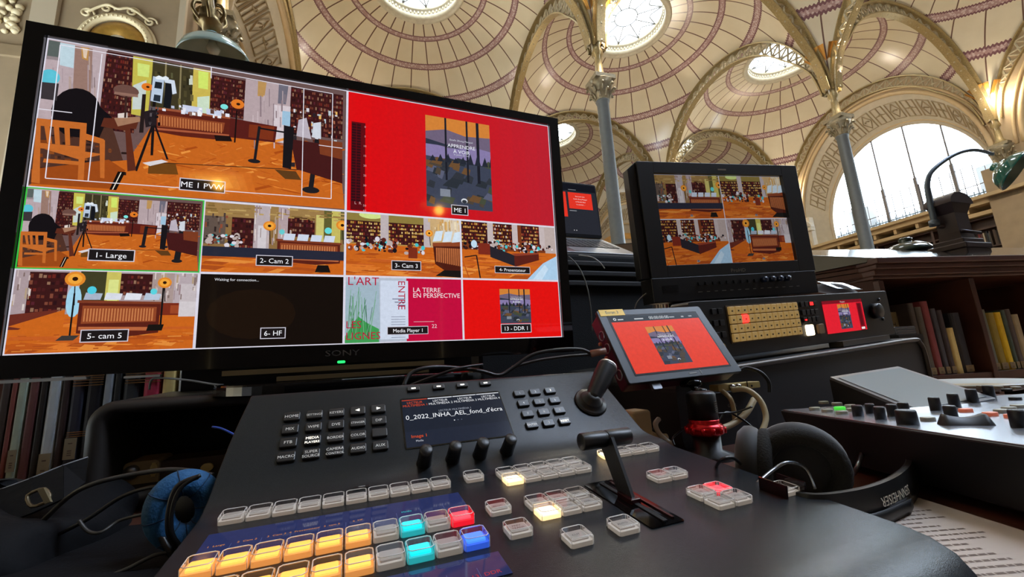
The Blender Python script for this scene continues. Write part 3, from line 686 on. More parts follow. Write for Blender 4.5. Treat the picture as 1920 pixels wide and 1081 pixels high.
    for (x, y, r_) in ((277, 164, 11), (446, 196, 12.5)):
        u, v = Q(x, y); u2, v2 = Q(x + r_, y); ur = abs(u2 - u); P.ell(u, v, ur, ur * 1.6, '#e07a26'); P.ell(u + ur * .1, v, ur * .3, ur * .45, '#30160a')
    q([(443, 208), (446, 208), (442, 268), (439, 268)], '#1c0e0e'); q([(402, 254), (432, 256), (436, 266), (405, 265)], '#1a1010')
    u, v = Q(421, 201); P.ell(u, v, .013, .02, '#7ce0dc')
    q([(288, 144), (309, 148), (304, 195), (283, 190)], '#b9c9de'); q([(292, 154), (305, 156), (304, 168), (290, 166)], '#1c222c'); q([(290, 178), (302, 180), (301, 192), (288, 190)], '#27303c')
    q([(311, 155), (326, 158), (320, 205), (307, 202)], '#14161c'); q([(308, 148), (328, 152), (332, 176), (324, 178), (322, 158), (310, 156)], '#cfdae8')
    for pts in (((287, 192), (293, 192), (288, 292), (283, 292)), ((288, 232), (292, 232), (317, 300), (313, 300)), ((286, 232), (290, 234), (258, 322), (253, 320))): q(pts, '#171214')
    q([(270, 210), (296, 205), (294, 235), (274, 240)], '#241c20'); q([(268, 306), (304, 300), (316, 304), (282, 312)], '#d9d3d6')
    u, v = Q(145, 212); P.ell(u, v, .068, .17, '#120e12', 22); q([(106, 200), (182, 195), (216, 226), (218, 240), (196, 240), (186, 262), (170, 268), (130, 250), (92, 238)], '#120e12')
    q([(196, 222), (262, 225), (256, 243), (245, 242), (256, 320), (240, 322), (236, 246), (190, 238)], '#5c2a1c'); q([(215, 222), (262, 220), (268, 228), (222, 238)], '#a0765c'); q([(222, 214), (240, 212), (240, 222), (222, 222)], '#ddd0c8')
    for pts in (((67, 222), (164, 232), (162, 244), (69, 236)), ((69, 268), (158, 276), (156, 286), (68, 278)), ((66, 222), (78, 224), (76, 345), (60, 342)), ((152, 232), (164, 233), (158, 340), (147, 338)), ((84, 234), (94, 235), (99, 270), (90, 269)), ((102, 237), (112, 238), (114, 272), (105, 271)), ((122, 239), (132, 240), (133, 273), (124, 273)), ((84, 298), (156, 304), (155, 311), (82, 305)), ((158, 250), (196, 262), (196, 272), (158, 262)), ((188, 262), (198, 264), (197, 335), (189, 334)), ((84, 280), (160, 285), (196, 290), (150, 300))): q(pts, '#c2692a')
    u, v = Q(95, 146); P.ell(u, v, .027, .055, '#5cc0d4'); q([(80, 155), (112, 158), (108, 190), (78, 186)], '#3a3438')
    scatter(q, rnd, (548, 200, 632, 262), 70, ('#1a1214', '#d6d0d6', '#5a2a20', '#3a1c1c', '#a8644a', '#e4b060', '#2a2026', '#b8c4cc'), (1.5, 6), (2, 9), .12)
    scatter(q, rnd, (300, 192, 425, 204), 24, ('#e0e2ee', '#b8c0d4', '#8a6a5c', '#f0f0f4', '#5a3a30'), (3, 8), (3, 8), .13)
    u, v = Q(238, 172); P.ell(u, v, .038, .045, '#6a4a42'); q([(216, 173), (260, 179), (260, 184), (215, 178)], '#8e6a5c'); q([(236, 182), (240, 182), (238, 222), (234, 222)], '#3a2420')
    q([(268, 178), (275, 178), (270, 250), (262, 250)], '#241a1a'); q([(292, 146), (299, 143), (306, 146), (312, 144), (318, 148), (316, 152), (294, 150)], '#e4ecf4')
    scatter(q, rnd, (276, 195, 298, 240), 18, ('#0e0c10', '#3a3438', '#5c5458', '#1c181c'), (2, 7), (2, 8)); scatter(q, rnd, (534, 240, 552, 315), 14, ('#0e0c10', '#3a3438', '#2a2428'), (3, 8), (3, 9))
    for (x0, y0, x1, y1, w_, bx, by, ra, rb) in ((487, 238, 478, 302, .004, 477, 303, .022, .016), (595, 262, 583, 354, .0075, 583, 357, .033, .026)):
        u0, v0 = Q(x0, y0); u1, v1 = Q(x1, y1); P.line(u0, v0, u1, v1, w_, '#1c1a1e'); u, v = Q(bx, by); P.ell(u, v, ra, rb, '#1e1c20')
    q([(487, 240), (560, 252), (560, 255), (487, 243)], '#141216'); q([(545, 262), (642, 276), (642, 345), (556, 318)], '#431818'); q([(530, 209), (545, 211), (544, 238), (529, 235)], '#9cbfd8')
    q([(533, 236), (552, 240), (546, 318), (530, 315)], '#171418'); q([(560, 226), (575, 222), (584, 262), (556, 256)], '#b9b0bc'); q([(588, 232), (602, 230), (602, 262), (585, 258)], '#cdd3dd')
    q([(598, 262), (642, 268), (642, 300), (600, 290)], '#7a3a20')
def cam_desk(P, rnd):               # 5- cam 5
    P.rect(0, 0, 1, 1, '#a8969a'); books_in(P, .07, .4, .27, .98, 7, 9, rnd); P.rect(.27, .55, .37, 1, '#b9a8b0'); P.rect(.33, .5, .49, 1, '#3f3d24'); P.rect(.47, .5, .55, 1, '#c9be60'); P.rect(.485, .62, .54, .9, '#d9e08a')
    books_in(P, .55, .7, .73, .98, 4, 10, rnd); P.rect(.73, .45, .86, 1, '#a89490'); P.rect(.86, .4, .98, 1, '#b4a6ac'); P.rect(.9, .5, 1, .86, '#c2b8bc'); planks(P, .46, rnd)
    P.poly([(0, .46), (.25, .52), (.05, .28), (0, .28)], '#6a2c20'); P.poly([(0, .32), (.27, .52), (.27, .2), (.05, .3)], '#c8641c')
    clutter(P, rnd, .74, .62, 1, .98, 40, WALLC, (.004, .012), (.03, .14)); clutter(P, rnd, .0, .5, .08, .98, 14, WALLC, (.004, .01), (.04, .14)); clutter(P, rnd, 0, .02, 1, .22, 60, WOODC, (.02, .09), (.006, .015))
    P.ell(.31, .62, .04, .2, '#9fd0e8'); P.rect(.77, .44, .93, .6, '#7a2c1a'); P.rect(.85, .46, .92, .57, '#9c4626'); P.rect(.9, .42, 1, .62, '#cfc8cc')
    desk(P, .34, .17, .79, .62, 24)
    for k in range(4): P.poly([(.36 + k * .11, .64), (.45 + k * .11, .64), (.46 + k * .11, .72), (.37 + k * .11, .73)], ('#a8b4c8', '#d8dce8', '#dfe3ee', '#b6c4d8')[k])
    P.ell(.4, .76, .025, .05, '#4ecbe0'); P.ell(.745, .75, .02, .04, '#5ad0dc')
    P.line(.31, .72, .31, .16, .002, '#141414'); P.poly([(.24, .14), (.33, .14), (.36, .2), (.27, .2)], '#3a3634')
    studio_lamp(P, .305, .9, .055, 1.7); studio_lamp(P, .805, .87, .042, 1.7); P.line(.8, .8, .8, .3, .0024, '#181414'); P.poly([(.72, .24), (.81, .24), (.82, .32), (.73, .32)], '#16120f')
def cam_two(P, rnd):
    P.rect(0, 0, 1, 1, '#8a6a40'); P.rect(0, .8, 1, 1, '#9a7a4a'); books_in(P, .18, .34, .33, .8, 6, 8, rnd); P.rect(0, .4, .14, .8, '#5f5048'); P.rect(.33, .32, .44, 1, '#b5a8ac'); P.rect(.36, .3, .42, .7, '#cfc8cc')
    P.rect(.5, .4, .58, 1, '#b09ca0'); books_in(P, .57, .56, .77, .86, 4, 12, rnd); P.rect(.78, .5, .84, .92, '#c9c070'); P.rect(.84, .55, 1, 1, '#5f5c30'); P.rect(.9, .5, .97, 1, '#c4b860')
    clutter(P, rnd, 0, .82, 1, .97, 50, ('#a8884e', '#8a6c3a', '#b89a60', '#7a6034'), (.02, .08), (.01, .03)); clutter(P, rnd, .33, .4, .6, .98, 30, WALLC, (.004, .01), (.05, .2)); clutter(P, rnd, .0, .4, .16, .8, 30, ('#4a3c38', '#7a6a60', '#2c2222', '#8c4a34'), (.006, .02), (.02, .08))
    planks(P, .3, rnd); people_band(P, .02, .3, .45, .08, rnd, 46)
    desk(P, .5, .14, .97, .5, 22)
    for k in range(4): P.poly([(.54 + k * .1, .5), (.62 + k * .1, .5), (.63 + k * .1, .6), (.55 + k * .1, .6)], '#ccd6e8')
    P.rect(0, .22, 1, .36, '#262838'); P.ell(.53, .62, .02, .04, '#66c8cc'); P.ell(.875, .68, .028, .05, '#66d8d8')
    studio_lamp(P, .44, .7, .045, 1.6); studio_lamp(P, .985, .78, .05, 1.6); P.poly([(.78, .03), (.9, .03), (.88, .14), (.8, .14)], '#15110f')
def cam_three(P, rnd):
    P.rect(0, 0, 1, 1, '#b08a4a'); P.rect(0, .88, 1, 1, '#8c7a3e'); P.ell(.2, .98, .1, .06, '#cfe08a')
    books_in(P, 0, .52, .3, .88, 6, 20, rnd, cols=('#b98a3e', '#7a2a22', '#c9a05a', '#54202a', '#d8b878')); books_in(P, .35, .52, .66, .88, 6, 20, rnd, cols=('#b98a3e', '#7a2a22', '#d0a050', '#54202a', '#e0c080'))
    P.rect(.28, .5, .35, 1, '#bcb0b2'); P.rect(.66, .45, .72, 1, '#bcb0b2'); P.rect(.72, .4, .84, 1, '#c8a878'); P.rect(.84, .5, 1, 1, '#d8c8b0')
    clutter(P, rnd, .7, .6, 1, .98, 30, ('#d8b070', '#c89858', '#e8d8b8', '#b8986a'), (.005, .02), (.04, .16))
    planks(P, .5, rnd); clutter(P, rnd, 0, .04, .75, .4, 60, WOODC, (.02, .1), (.006, .015)); people_band(P, 0, .42, .5, .1, rnd, 90); people_band(P, .5, .66, .46, .08, rnd, 20)
    P.rect(.52, .3, .6, .48, '#7a2c1a'); studio_lamp(P, .71, .74, .035, 1.7); P.ell(.78, .68, .025, .045, '#7ed0a8')
    P.poly([(.74, .58), (1, .62), (1, .1), (.86, .1), (.76, .22)], '#4c1c12'); P.poly([(.74, .58), (1, .62), (1, .54), (.74, .52)], '#8c4426')
    for k in range(12): P.poly([(.77 + k * .02, .26 - k * .006), (.783 + k * .02, .26 - k * .006), (.785 + k * .02, .5), (.77 + k * .02, .5)], '#b5683c')
    P.poly([(.76, .02), (1, 0), (1, .12), (.84, .12)], '#181412')
    for k in range(3): P.poly([(.74 + k * .09, .6), (.82 + k * .09, .62), (.84 + k * .09, .8), (.77 + k * .09, .78)], '#cfe0ee')
def cam_four(P, rnd):
    P.rect(0, 0, 1, 1, '#7a3a1c'); books_in(P, 0, .62, .26, 1, 6, 16, rnd, cols=('#c08a3e', '#7a2a22', '#d0a05a')); books_in(P, .32, .6, .52, 1, 6, 14, rnd, cols=('#c08a3e', '#8a3a22', '#e0d0c0')); books_in(P, .62, .6, .82, 1, 6, 12, rnd, cols=('#a04a2e', '#7a2a22', '#d0a05a'))
    for a in (.26, .52, .82): P.rect(a, .55, a + .06, 1, '#c2b4b4')
    P.rect(.88, .5, 1, 1, '#b8a8a4'); planks(P, .5, rnd); clutter(P, rnd, 0, .04, .5, .4, 40, WOODC, (.02, .1), (.006, .015)); people_band(P, 0, .95, .58, .08, rnd, 130)
    P.rect(.16, .42, .28, .62, '#7c2a1c'); P.poly([(.28, .58), (.55, .42), (.55, .22), (.28, .38)], '#26222a'); P.poly([(.53, .42), (.8, .48), (.8, .36), (.53, .22)], '#5a2018')
    P.poly([(.5, .46), (.8, .5), (.8, .47), (.55, .42)], '#8e3c28'); P.ell(.12, .6, .03, .07, '#bcd8ea')
    P.poly([(.66, 0), (.84, .3), (1, .45), (1, 0)], '#a9cbe6'); P.poly([(.72, 0), (.86, .28), (.9, .2), (.82, 0)], '#c4dcf0')
    P.line(.02, .36, .14, .4, .0022, '#241818'); P.line(.14, .4, .17, 0, .0026, '#241818'); P.line(.0, .3, .06, 0, .0026, '#b5541c')
def book_cover(P, u0, v0, u1, v1, rnd, th):
    B = P.sub(u0, v0, u1, v1); B.rect(0, 0, 1, 1, '#3c4254'); B.rect(0, .78, 1, 1, '#d08036'); B.poly([(0, .82), (.3, .87), (.6, .82), (1, .84), (1, .6), (0, .6)], '#6d6078')
    B.poly([(0, .7), (.35, .66), (.8, .7), (1, .68), (1, .5), (0, .55)], '#8579a6'); B.poly([(0, .74), (.3, .7), (.55, .66), (.2, .68), (0, .68)], '#2e3444')
    for k in range(40):
        u, v = rnd.random(), rnd.uniform(.02, .5); a = rnd.uniform(.04, .14); B.poly([(u - a, v), (u + a * .6, v - .02), (u + a, v + .05), (u - a * .3, v + .07)], rnd.choice(('#30343c', '#4c4238', '#585c72', '#2a3038', '#6a4c30', '#444a3a')))
    for (u, w_) in ((.3, .03), (.63, .03), (.8, .045)): B.rect(u - w_ / 2, .3, u + w_ / 2, 1, '#1c1e28')
    for k in range(9): u = .05 + k * .115; B.poly([(u, .5), (u + .05, .5 + rnd.uniform(.05, .14)), (u + .1, .5)], '#232834')
    B.rect(.2, .12, .35, .2, '#7f8694')
    B.text('APPRENDRE', .54, .675, th, '#e8ecf4', bold=.008); B.text('\u00c0 VOIR', .54, .675 - th * 1.5 / (B.b[3] - B.b[1]), th, '#e8ecf4', bold=.008)
    B.text("le point de vue", .54, .59 - th * .1, th * .5, '#c0c4d0'); B.text('Estelle Zhong Mengual', .54, .75, th * .5, '#c8ccd8')
    B.ell(.56, .09, .05, .028, '#d8dce4', 10); B.ell(.56, .082, .038, .02, '#30343c', 10)
def scatter(q, rnd, box, n, cols, w_=(2, 8), h_=(1, 3), slope=0.):
    for k in range(n):
        x, y = rnd.uniform(box[0], box[2]), rnd.uniform(box[1], box[3]); a, b_ = rnd.uniform(*w_), rnd.uniform(*h_); y += (x - box[0]) * slope
        q([(x, y), (x + a, y + a * slope), (x + a, y + a * slope + b_), (x, y + b_)], rnd.choice(cols))
def white_lines(P, segs, w_, col='#e6e3ee'):
    for s_ in segs: P.line(*s_, w_, col)

# ================================================================== MATERIALS FOR THE DESK
black = mat('black_plastic', '#0d0d0e', .38); satin = mat('satin_black_metal', '#111213', .42, .2, bump=.15, bscale=900); deep = mat('matt_black_cloth', '#08090c', .9, bump=.4, bscale=300)
gloss = mat('piano_black_bezel', '#060606', .08, coat=.3); con = mat('charcoal_console_paint', '#222528', .27, .0, bump=.12, bscale=1600, noise=.05, nscale=300, spec=.2)
keyrub = mat('black_key_rubber', '#141415', .38); chrome = mat('polished_chrome', '#c9c9c9', .12, 1.); alu = mat('brushed_aluminium', '#8f9398', .3, .9); creamp = mat('cream_plastic', '#b8a67c', .5); paperm = mat('page_paper', '#b9aca0', .8)
wood = mat('dark_stained_oak', '#4a2a1e', .42, noise=.25, nscale=9, bump=.1, bscale=60); DISP = display_mat('lit_display', 1., .06, .35); DISPM = display_mat('lit_display_satin', 1., .14, .12); ink = mat('white_print', '#c9c9c6', .6); inkd = mat('dim_print', '#77756e', .6)
redan = mat('red_anodised_metal', '#c0141c', .25, .7); whiteled = mat('white_backlight', '#ffffff', .5, emit='#fff6e0', es=1.6)

# ================================================================== TABLES
TZ = ZC - .15
YT = 0.386                                  # heading of the tables, the hall's own
tab = thing('work_table', 'dark wooden work table carrying the switcher, headphones and papers', 'table', Matrix.Translation((.1, .72, 0)) @ Matrix.Rotation(YT - .0, 4, 'Z'))
t = MB(); t.box((0, 0, TZ - .02), (2.6, 1.25, .04)); t.build('table_top', tab, wood, bevel=.004)
for sx in (-1, 1):
    for sy in (-1, 1): t = MB(); t.box((sx * 1.2, sy * .55, (TZ - .04) / 2), (.08, .08, TZ - .04)); t.build('leg', tab, wood, bevel=.004)

# ================================================================== TELEVISION
TV = Frame(R((-.27995, .68189, .2831)), (.92657, .37613, 0), (.01212, -.0298, .99948))
tv = thing('television', 'large flat television with glossy black frame showing ten video tiles', 'television', TV.m)
SW, SH = .8147, .4583
b = MB(); b.rbox(.858, .506, .034, .012, -.036, 0, -.006, ch=.003); b.build('housing', tv, gloss)
b = MB()
for (x0, y0, x1, y1) in ((-.429, -.259, -.408, .247), (.408, -.259, .429, .247), (-.408, .2293, .408, .247), (-.408, -.259, .408, -.2293)): b.box(((x0 + x1) / 2, (y0 + y1) / 2, .0015), (x1 - x0, y1 - y0, .009))
b.text('SONY', -.001, -.2475, .0095, .0063, sx=1.5, bold=.01); b.build('bezel', tv, gloss)
b = MB(); b.text('SONY', -.001, -.2475, .0095, .0066, sx=1.5, bold=.005); b.build('maker_lettering', tv, mat('silver_lettering', '#6c6c6c', .3, .8))
b = MB(); b.box((0, -.25, -.12), (.5, .1, .01)); b.rbox(.7, .36, .05, .05, -.085, 0, 0); b.build('rear_cover', tv, black)
pic = MB(); zz = [.0]; PT = Pic(pic, -SW / 2, -SH / 2, SW / 2, SH / 2, zz)
PT.rect(0, 0, 1, 1, '#d9d6e4')
def pane(u0, v0, u1, v1):
    e = .0022; q = PT.sub(u0 + e, v0 + e * 1.7, u1 - e, v1 - e * 1.7); q.z = [2e-4]; return q
main = pane(0, .5, .5, 1)
def Qm(px, py):
    x, y = TV.loc(px, py); x0, y0, x1, y1 = main.b; return ((x - x0) / (x1 - x0), (y - y0) / (y1 - y0))
big_view(main, Qm)
wl = []
for a, b_ in (((115, 86), (624, 177)), ((624, 177), (621, 373)), ((621, 373), (87, 335)), ((87, 335), (115, 86)), ((193, 103), (167, 340)), ((570, 168), (566, 368)), ((397, 128), (396.5, 148)), ((70, 205), (137, 213)), ((598, 273), (642, 279))): wl.append(Qm(*a) + Qm(*b_))
white_lines(main, wl, .0012)
u, v = Qm(381, 349); main.label('ME 1 PVW', u, v, .0105)
pr = pane(.5, .5, 1, 1); pr.rect(0, 0, 1, 1, RED)
for k in range(14): pr.rect(.03 + .069 * k, 0, 1, 1, '#%02x%02x%02x' % (int(217 - 2.4 * k), int(10 + 1.5 * k), int(16 + 2.2 * k)))  # red fades rightward, off-angle dimming of the screen painted in
rb_ = random.Random(11)
def Qp(P, px, py): x, y = TV.loc(px, py); x0, y0, x1, y1 = P.b; return ((x - x0) / (x1 - x0), (y - y0) / (y1 - y0))
a = Qp(pr, 800, 386); b_ = Qp(pr, 917, 235); book_cover(pr, a[0], a[1], b_[0], b_[1], rb_, .0075)
a = Qp(pr, 657, 388); b_ = Qp(pr, 683, 231); pr.rect(a[0], a[1] - .02, b_[0] + .005, b_[1], '#5c0a12')
for k in range(28):
    v = a[1] + .05 + (b_[1] - a[1] - .06) * k / 28
    pr.rect(.017, v, .034, v + (b_[1] - a[1]) / 40, '#2e0a12'); pr.rect(.037, v, .054, v + (b_[1] - a[1]) / 40, '#2e0a12')
for k, t_ in enumerate(('0', '5', '10', '15', '20', '25', '30', '40', '50', '60')): pr.text(t_, .072, b_[1] - .04 - k * .083, .0038, '#d8a0a4')
pr.text('L  R', .045, .055, .005, '#d8a0a4')
a = Qp(pr, 862, 394); pr.label('ME 1', a[0], max(.04, a[1]), .0105)
p1 = pane(0, .25, .25, .5); PT.rect(0, .25, .25, .5, '#3bbf46'); big_view(p1, Qm)
p2 = pane(.25, .25, .5, .5); cam_two(p2, random.Random(5)); p3 = pane(.5, .25, .75, .5); cam_three(p3, random.Random(6)); p4 = pane(.75, .25, 1, .5); cam_four(p4, random.Random(7))
p5 = pane(0, 0, .25, .25); cam_desk(p5, random.Random(8)); p6 = pane(.25, 0, .5, .25); p6.rect(0, 0, 1, 1, '#130c08'); p6.ell(.35, .45, .3, .35, '#1c1109'); p6.text('Waiting for connection...', .09, .91, .0042, '#e8e8ee', 'LEFT')
p7 = pane(.5, 0, .75, .25); p8 = pane(.75, 0, 1, .25)
p7.rect(0, 0, 1, 1, '#c00c3c'); p7.rect(0, 0, .5, 1, '#b4bccb'); p7.rect(.28, .04, .515, .96, '#ccd6e8'); p7.poly([(.0, .0), (.28, 0), (.27, .93), (0, .93)], '#9fb4c2'); p7.poly([(0, .1), (.1, .4), (.17, .3), (.27, .2), (.27, 0), (0, 0)], '#3f9a52')
rg = random.Random(4)
for k in range(26): u = rg.uniform(0, .22); p7.line(u, .08, u + rg.uniform(-.03, .06), rg.uniform(.45, .85), .0008, rg.choice(('#3f8a4a', '#79a88c', '#2f6a40')))
p7.text("L'ART", .02, .88, .0145, '#b01838', 'LEFT', bold=.008); p7.text('ENTRE', .43, .95, .0125, '#b01838', 'LEFT', rot=-PI / 2, bold=.008)
p7.text('LES', .01, .22, .0125, '#b01838', 'LEFT', bold=.008); p7.text('LIGNES', .01, .05, .0125, '#b01838', 'LEFT', bold=.008)
p7.text('LA TERRE', .56, .78, .0085, '#f0dfe6', 'LEFT', bold=.005); p7.text('EN PERSPECTIVE', .56, .69, .0085, '#f0dfe6', 'LEFT', bold=.005); p7.rect(.56, .3, .74, .306, '#e8c8d0'); p7.text('22', .72, .2, .007, '#e8c8d0', 'LEFT')
for k in range(9): p7.rect(.37, .38 - k * .04, .49, .39 - k * .04, '#8a90a4')
for k in range(3): p7.rect(.38 + .02 * k, .66 - k * .05, .49, .672 - k * .05, '#5a5a78')
p8.rect(0, 0, 1, 1, '#e0100e'); a = Qp(p8, 939, 606); b_ = Qp(p8, 993, 542); book_cover(p8, a[0], a[1], b_[0], b_[1], random.Random(12), .0036)
for P_, t_, px, py in ((p1, '1- Large', 211, 479), (p2, '2- Cam 2', 515, 489), (p3, '3- Cam 3', 762, 498), (p4, '4- Presentateur', 961, 506), (p5, '5- cam 5', 197, 629), (p6, '6- HF', 512, 624), (p7, 'Media Player 1', 765, 619), (p8, '13 - DDR 1', 968, 615)):
    u, v = Qp(P_, px, py); P_.label(t_, u, v, .0092 if len(t_) < 12 else .0075)
print('tv layers', [round(q.z[0], 5) for q in (main, pr, p1, p2, p3, p4, p5)])
pic.build('screen', tv, DISP)
b = MB(); b.box((-.375, -.2625, .0), (.11, .004, .012)); b.box((-.26, -.2645, .0), (.04, .003, .01)); b.build('lower_trim', tv, mat('pale_trim_strip', '#a3a39c', .5, .3))
b = MB(); b.rbox(.012, .004, .0012, .002, .0055, -.003, -.2575); b.build('power_light', tv, mat('green_led', '#0a3a14', .4, emit='#1fe05c', es=2.5))
# stand
b = MB(); b.box((.0, -.27, -.02), (.12, .06, .03)); b.build('stand_neck', tv, black)
b = MB()
ms = Matrix.Translation((.03, -.295, -.0)) @ Matrix.Rotation(-PI / 2, 4, 'X')
b.rbox(.4, .24, .014, .1, 0, 0, 0, 12, .003, ms); b.build('stand_foot', tv, gloss)
b = MB(); b.box((.0, -.266, .05), (.31, .007, .008)); b.box((.02, -.277, .075), (.21, .006, .008)); b.build('stand_trim', tv, mat('champagne_trim', '#8a7a5a', .3, .8))

# ================================================================== SWITCHER CONSOLE
p = .0185; CO = Frame(R((-.2388, .3473, -.1070)), (.9295, .3687, .0021), (-.3673, .9254, .0932))
cs = thing('video_switcher', 'charcoal video switcher console with glowing amber, cyan, red and blue buttons', 'video switcher', CO.m)
TH = .7073; V0 = 1.786
def ul(s_): return -.95 + .03 * s_ + .0115 * s_ * s_
def ur(s_):
    if s_ <= 0: return 24.95
    return 24.95 - 1.0 * min(1, s_ / 1.1) ** .8 - max(0, s_ - 1.1) * .17
prof = [(-13.95, -1.05, 0), (-13.9, -.95, 0), (-13.45, -.62, 0), (-12.84, -.3, 0), (-12.1, -.08, 0), (-11.3, 0, 0), (-6, 0, 0), (.5, 0, -.0)]
for k in range(9):
    v = .72 + 2.28 * k / 8; prof.append((v, .176 * (v - .57) ** 2, max(0, (v - V0) / .76)))
for s_ in (2.2, 3.4, 4.6, 5.8, 6.6, 6.85): prof.append((V0 + s_ * math.cos(TH), s_ * math.sin(TH), s_))
prof += [(7.15, 4.42, 6.85), (7.4, 4.2, 6.85), (7.4, -3.0, 6.85)]
b = smooth_on(MB()); n = len(prof)
for k, (v, w_, s_) in enumerate(prof):
    rr = 0 if k > 4 else (4 - k) ** 2 * .12
    b.v.append(((ul(s_) + rr * .4) * p, v * p, w_ * p)); b.v.append(((ur(s_) - rr) * p, v * p, w_ * p))
for k in range(n - 1): b.f.append((2 * k, 2 * k + 1, 2 * k + 3, 2 * k + 2))
b.f.append((2 * (n - 1), 2 * (n - 1) + 1, 1, 0)); b.f.append(tuple(2 * k for k in range(n))); b.f.append(tuple(2 * k + 1 for k in reversed(range(n))))
b.c = [(1, 1, 1, 1)] * len(b.f); b.mi = [0] * len(b.f); b.smooth = [k < n - 1 for k in range(len(b.f))]
body = b.build('body', cs, con, bevel=.0018)
CI = Frame(CO.w(0, V0 * p, 0), CO.r, CO.u * math.cos(TH) + CO.n * math.sin(TH)); inc = Matrix(CO.m.inverted() @ CI.m)
def lit(nm, col, em, es): return mat(nm, col, .5, emit=em, es=es)
MILK = mat('milky_diffuser', '#d8d0c6', .4, emit='#c0b6aa', es=.26)  # unlit key base still emits, a glow put in to whiten it
LIT = {None: MILK, 'amber': lit('amber_lit_diffuser', '#ffb347', '#ffca60', 1.05), 'cyan': lit('cyan_lit_diffuser', '#20d8e0', '#0fd3de', 1.1), 'red': lit('red_lit_diffuser', '#ff4040', '#ff5060', 1.3), 'blue': lit('blue_lit_diffuser', '#3070ff', '#4a8af8', 1.15), 'white': lit('warm_white_lit_diffuser', '#fff1d0', '#fff2d6', 1.7)}
BASE = {'amber': lit('amber_lit_base', '#e0a060', '#dc9850', .75), 'cyan': lit('cyan_lit_base', '#40b8bc', '#2fb0b4', .7), 'red': lit('red_lit_base', '#d03038', '#d81828', 1.1), 'blue': lit('blue_lit_base', '#4068c8', '#3058c4', .9), 'white': lit('warm_white_lit_base', '#ffe8b8', '#ffdca4', 1.2)}
CLEAR = clear_plastic('clear_key_cap', (.96, .96, .97, 1), .05, 1.42); EDGE = mat('painted_cap_edge_glint', '#dedad4', .25, emit='#c0bab2', es=.1)  # cap edges painted pale and faintly glowing, standing in for refracted highlights
MILK2 = mat('smoky_label_plate', '#bab0a5', .35, emit='#b0a69a', es=.1)  # unlit label plate brightened by a small glow of its own
kb = MB(); kb.mat(MILK); kb.rbox(.90 * p, .90 * p, .15 * p, .1 * p, 0, .48 * p, .48 * p, 3); kb.mats.append(MILK2); kb.cur = 1; kb.rbox(.7 * p, .66 * p, .05 * p, .06 * p, .155 * p, .48 * p, .49 * p, 3); kme = kb.build('k', None, MILK).data
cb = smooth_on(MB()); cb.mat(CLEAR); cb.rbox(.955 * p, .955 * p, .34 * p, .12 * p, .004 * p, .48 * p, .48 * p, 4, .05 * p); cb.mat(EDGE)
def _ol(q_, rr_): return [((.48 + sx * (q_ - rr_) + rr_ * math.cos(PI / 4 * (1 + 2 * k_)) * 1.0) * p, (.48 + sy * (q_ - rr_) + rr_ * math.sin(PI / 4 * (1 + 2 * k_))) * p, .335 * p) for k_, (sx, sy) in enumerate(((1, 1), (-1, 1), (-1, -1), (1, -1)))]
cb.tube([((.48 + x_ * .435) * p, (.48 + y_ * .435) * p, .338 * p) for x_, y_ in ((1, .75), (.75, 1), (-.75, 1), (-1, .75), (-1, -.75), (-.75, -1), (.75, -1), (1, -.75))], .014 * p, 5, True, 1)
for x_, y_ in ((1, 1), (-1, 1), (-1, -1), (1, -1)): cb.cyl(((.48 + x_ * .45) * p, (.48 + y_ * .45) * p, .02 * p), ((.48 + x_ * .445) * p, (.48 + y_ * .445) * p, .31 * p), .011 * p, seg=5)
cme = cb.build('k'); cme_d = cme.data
for o_ in [o for o in COL.objects if o.name.startswith('k') and o.parent is None and o.type == 'MESH' and o.data in (kme, cme_d)]: bpy.data.objects.remove(o_)
def button(u, v, color=None, text=None, hs=1., redt=False):
    o = bpy.data.objects.new('button', kme if color is None else (kme.copy())); COL.objects.link(o); o.parent = cs; o.location = (u * p, v * p, .0002); o.scale = (1, 1, hs)
    if color: o.data.materials[0] = BASE[color]; o.data.materials[1] = LIT[color]; o['label'] = color + ' lit button' if color != 'white' else 'warm white lit button'
    c = bpy.data.objects.new('button_cap', cme_d); COL.objects.link(c); c.parent = o
    if text:
        t_ = MB(); L = text.split('|')
        for i, s_ in enumerate(L): t_.text(s_, .48 * p, (.47 - .2 * i + .1 * (len(L) - 1)) * p, .12 * p, .208 * p, bold=.008)
        t_.build('legend', o, mat('black_print', '#1c1a18', .6))
    return o
for i in range(10): button(i, 0)
for i in range(10): button(i, -4.31, 'red' if i == 9 else 'cyan' if i == 7 else 'amber' if i <= 5 else None, hs=1.25)
for i in range(10): button(i, -6.32, 'blue' if i == 9 else 'cyan' if i == 7 else 'amber' if i <= 5 else None, hs=1.25)
for i in range(10): 
    if i < 6: button(i, -10.3, 'amber' if i < 3 else None, hs=1.2)
button(10.82, .2); button(10.72, -4.05, None, 'BKGD'); button(10.77, -6.2, None, 'PREV|TRANS'); button(12.52, -7.7, None, 'CUT'); button(14.6, -7.67, None, 'AUTO')
tx = (('KEY 1', 'KEY 2', 'KEY 3', 'KEY 4', 'BKGD'), ('ON|AIR', 'ON|AIR', 'ON|AIR', 'ON|AIR', 'TIE'))
for i in range(5):
    for j in range(2): button(12.57 + i, -1.07 + j, 'white' if (i, j) == (0, 0) else None, tx[j][i])
tx = (('MIX', 'STING', 'DVE'), ('DIP', 'WIPE', 'MEM'))
for i in range(3):
    for j in range(2): button(12.49 + i, -5.27 + j, 'white' if (i, j) == (0, 0) else None, tx[j][i])
for i in range(4): button(19.3 + i * 1.03, .35, 'white' if i == 0 else None, 'DSK')
for i in range(2): button(19.5 + i, -4.0, None, 'MEM')
for i in range(2):
    for j in range(2): button(19.7 + i, -7.55 + j, 'red' if (i, j) == (1, 1) else None, ('AUTO', 'TIE')[j])
button(23.45, -7.75, None, 'FTB')
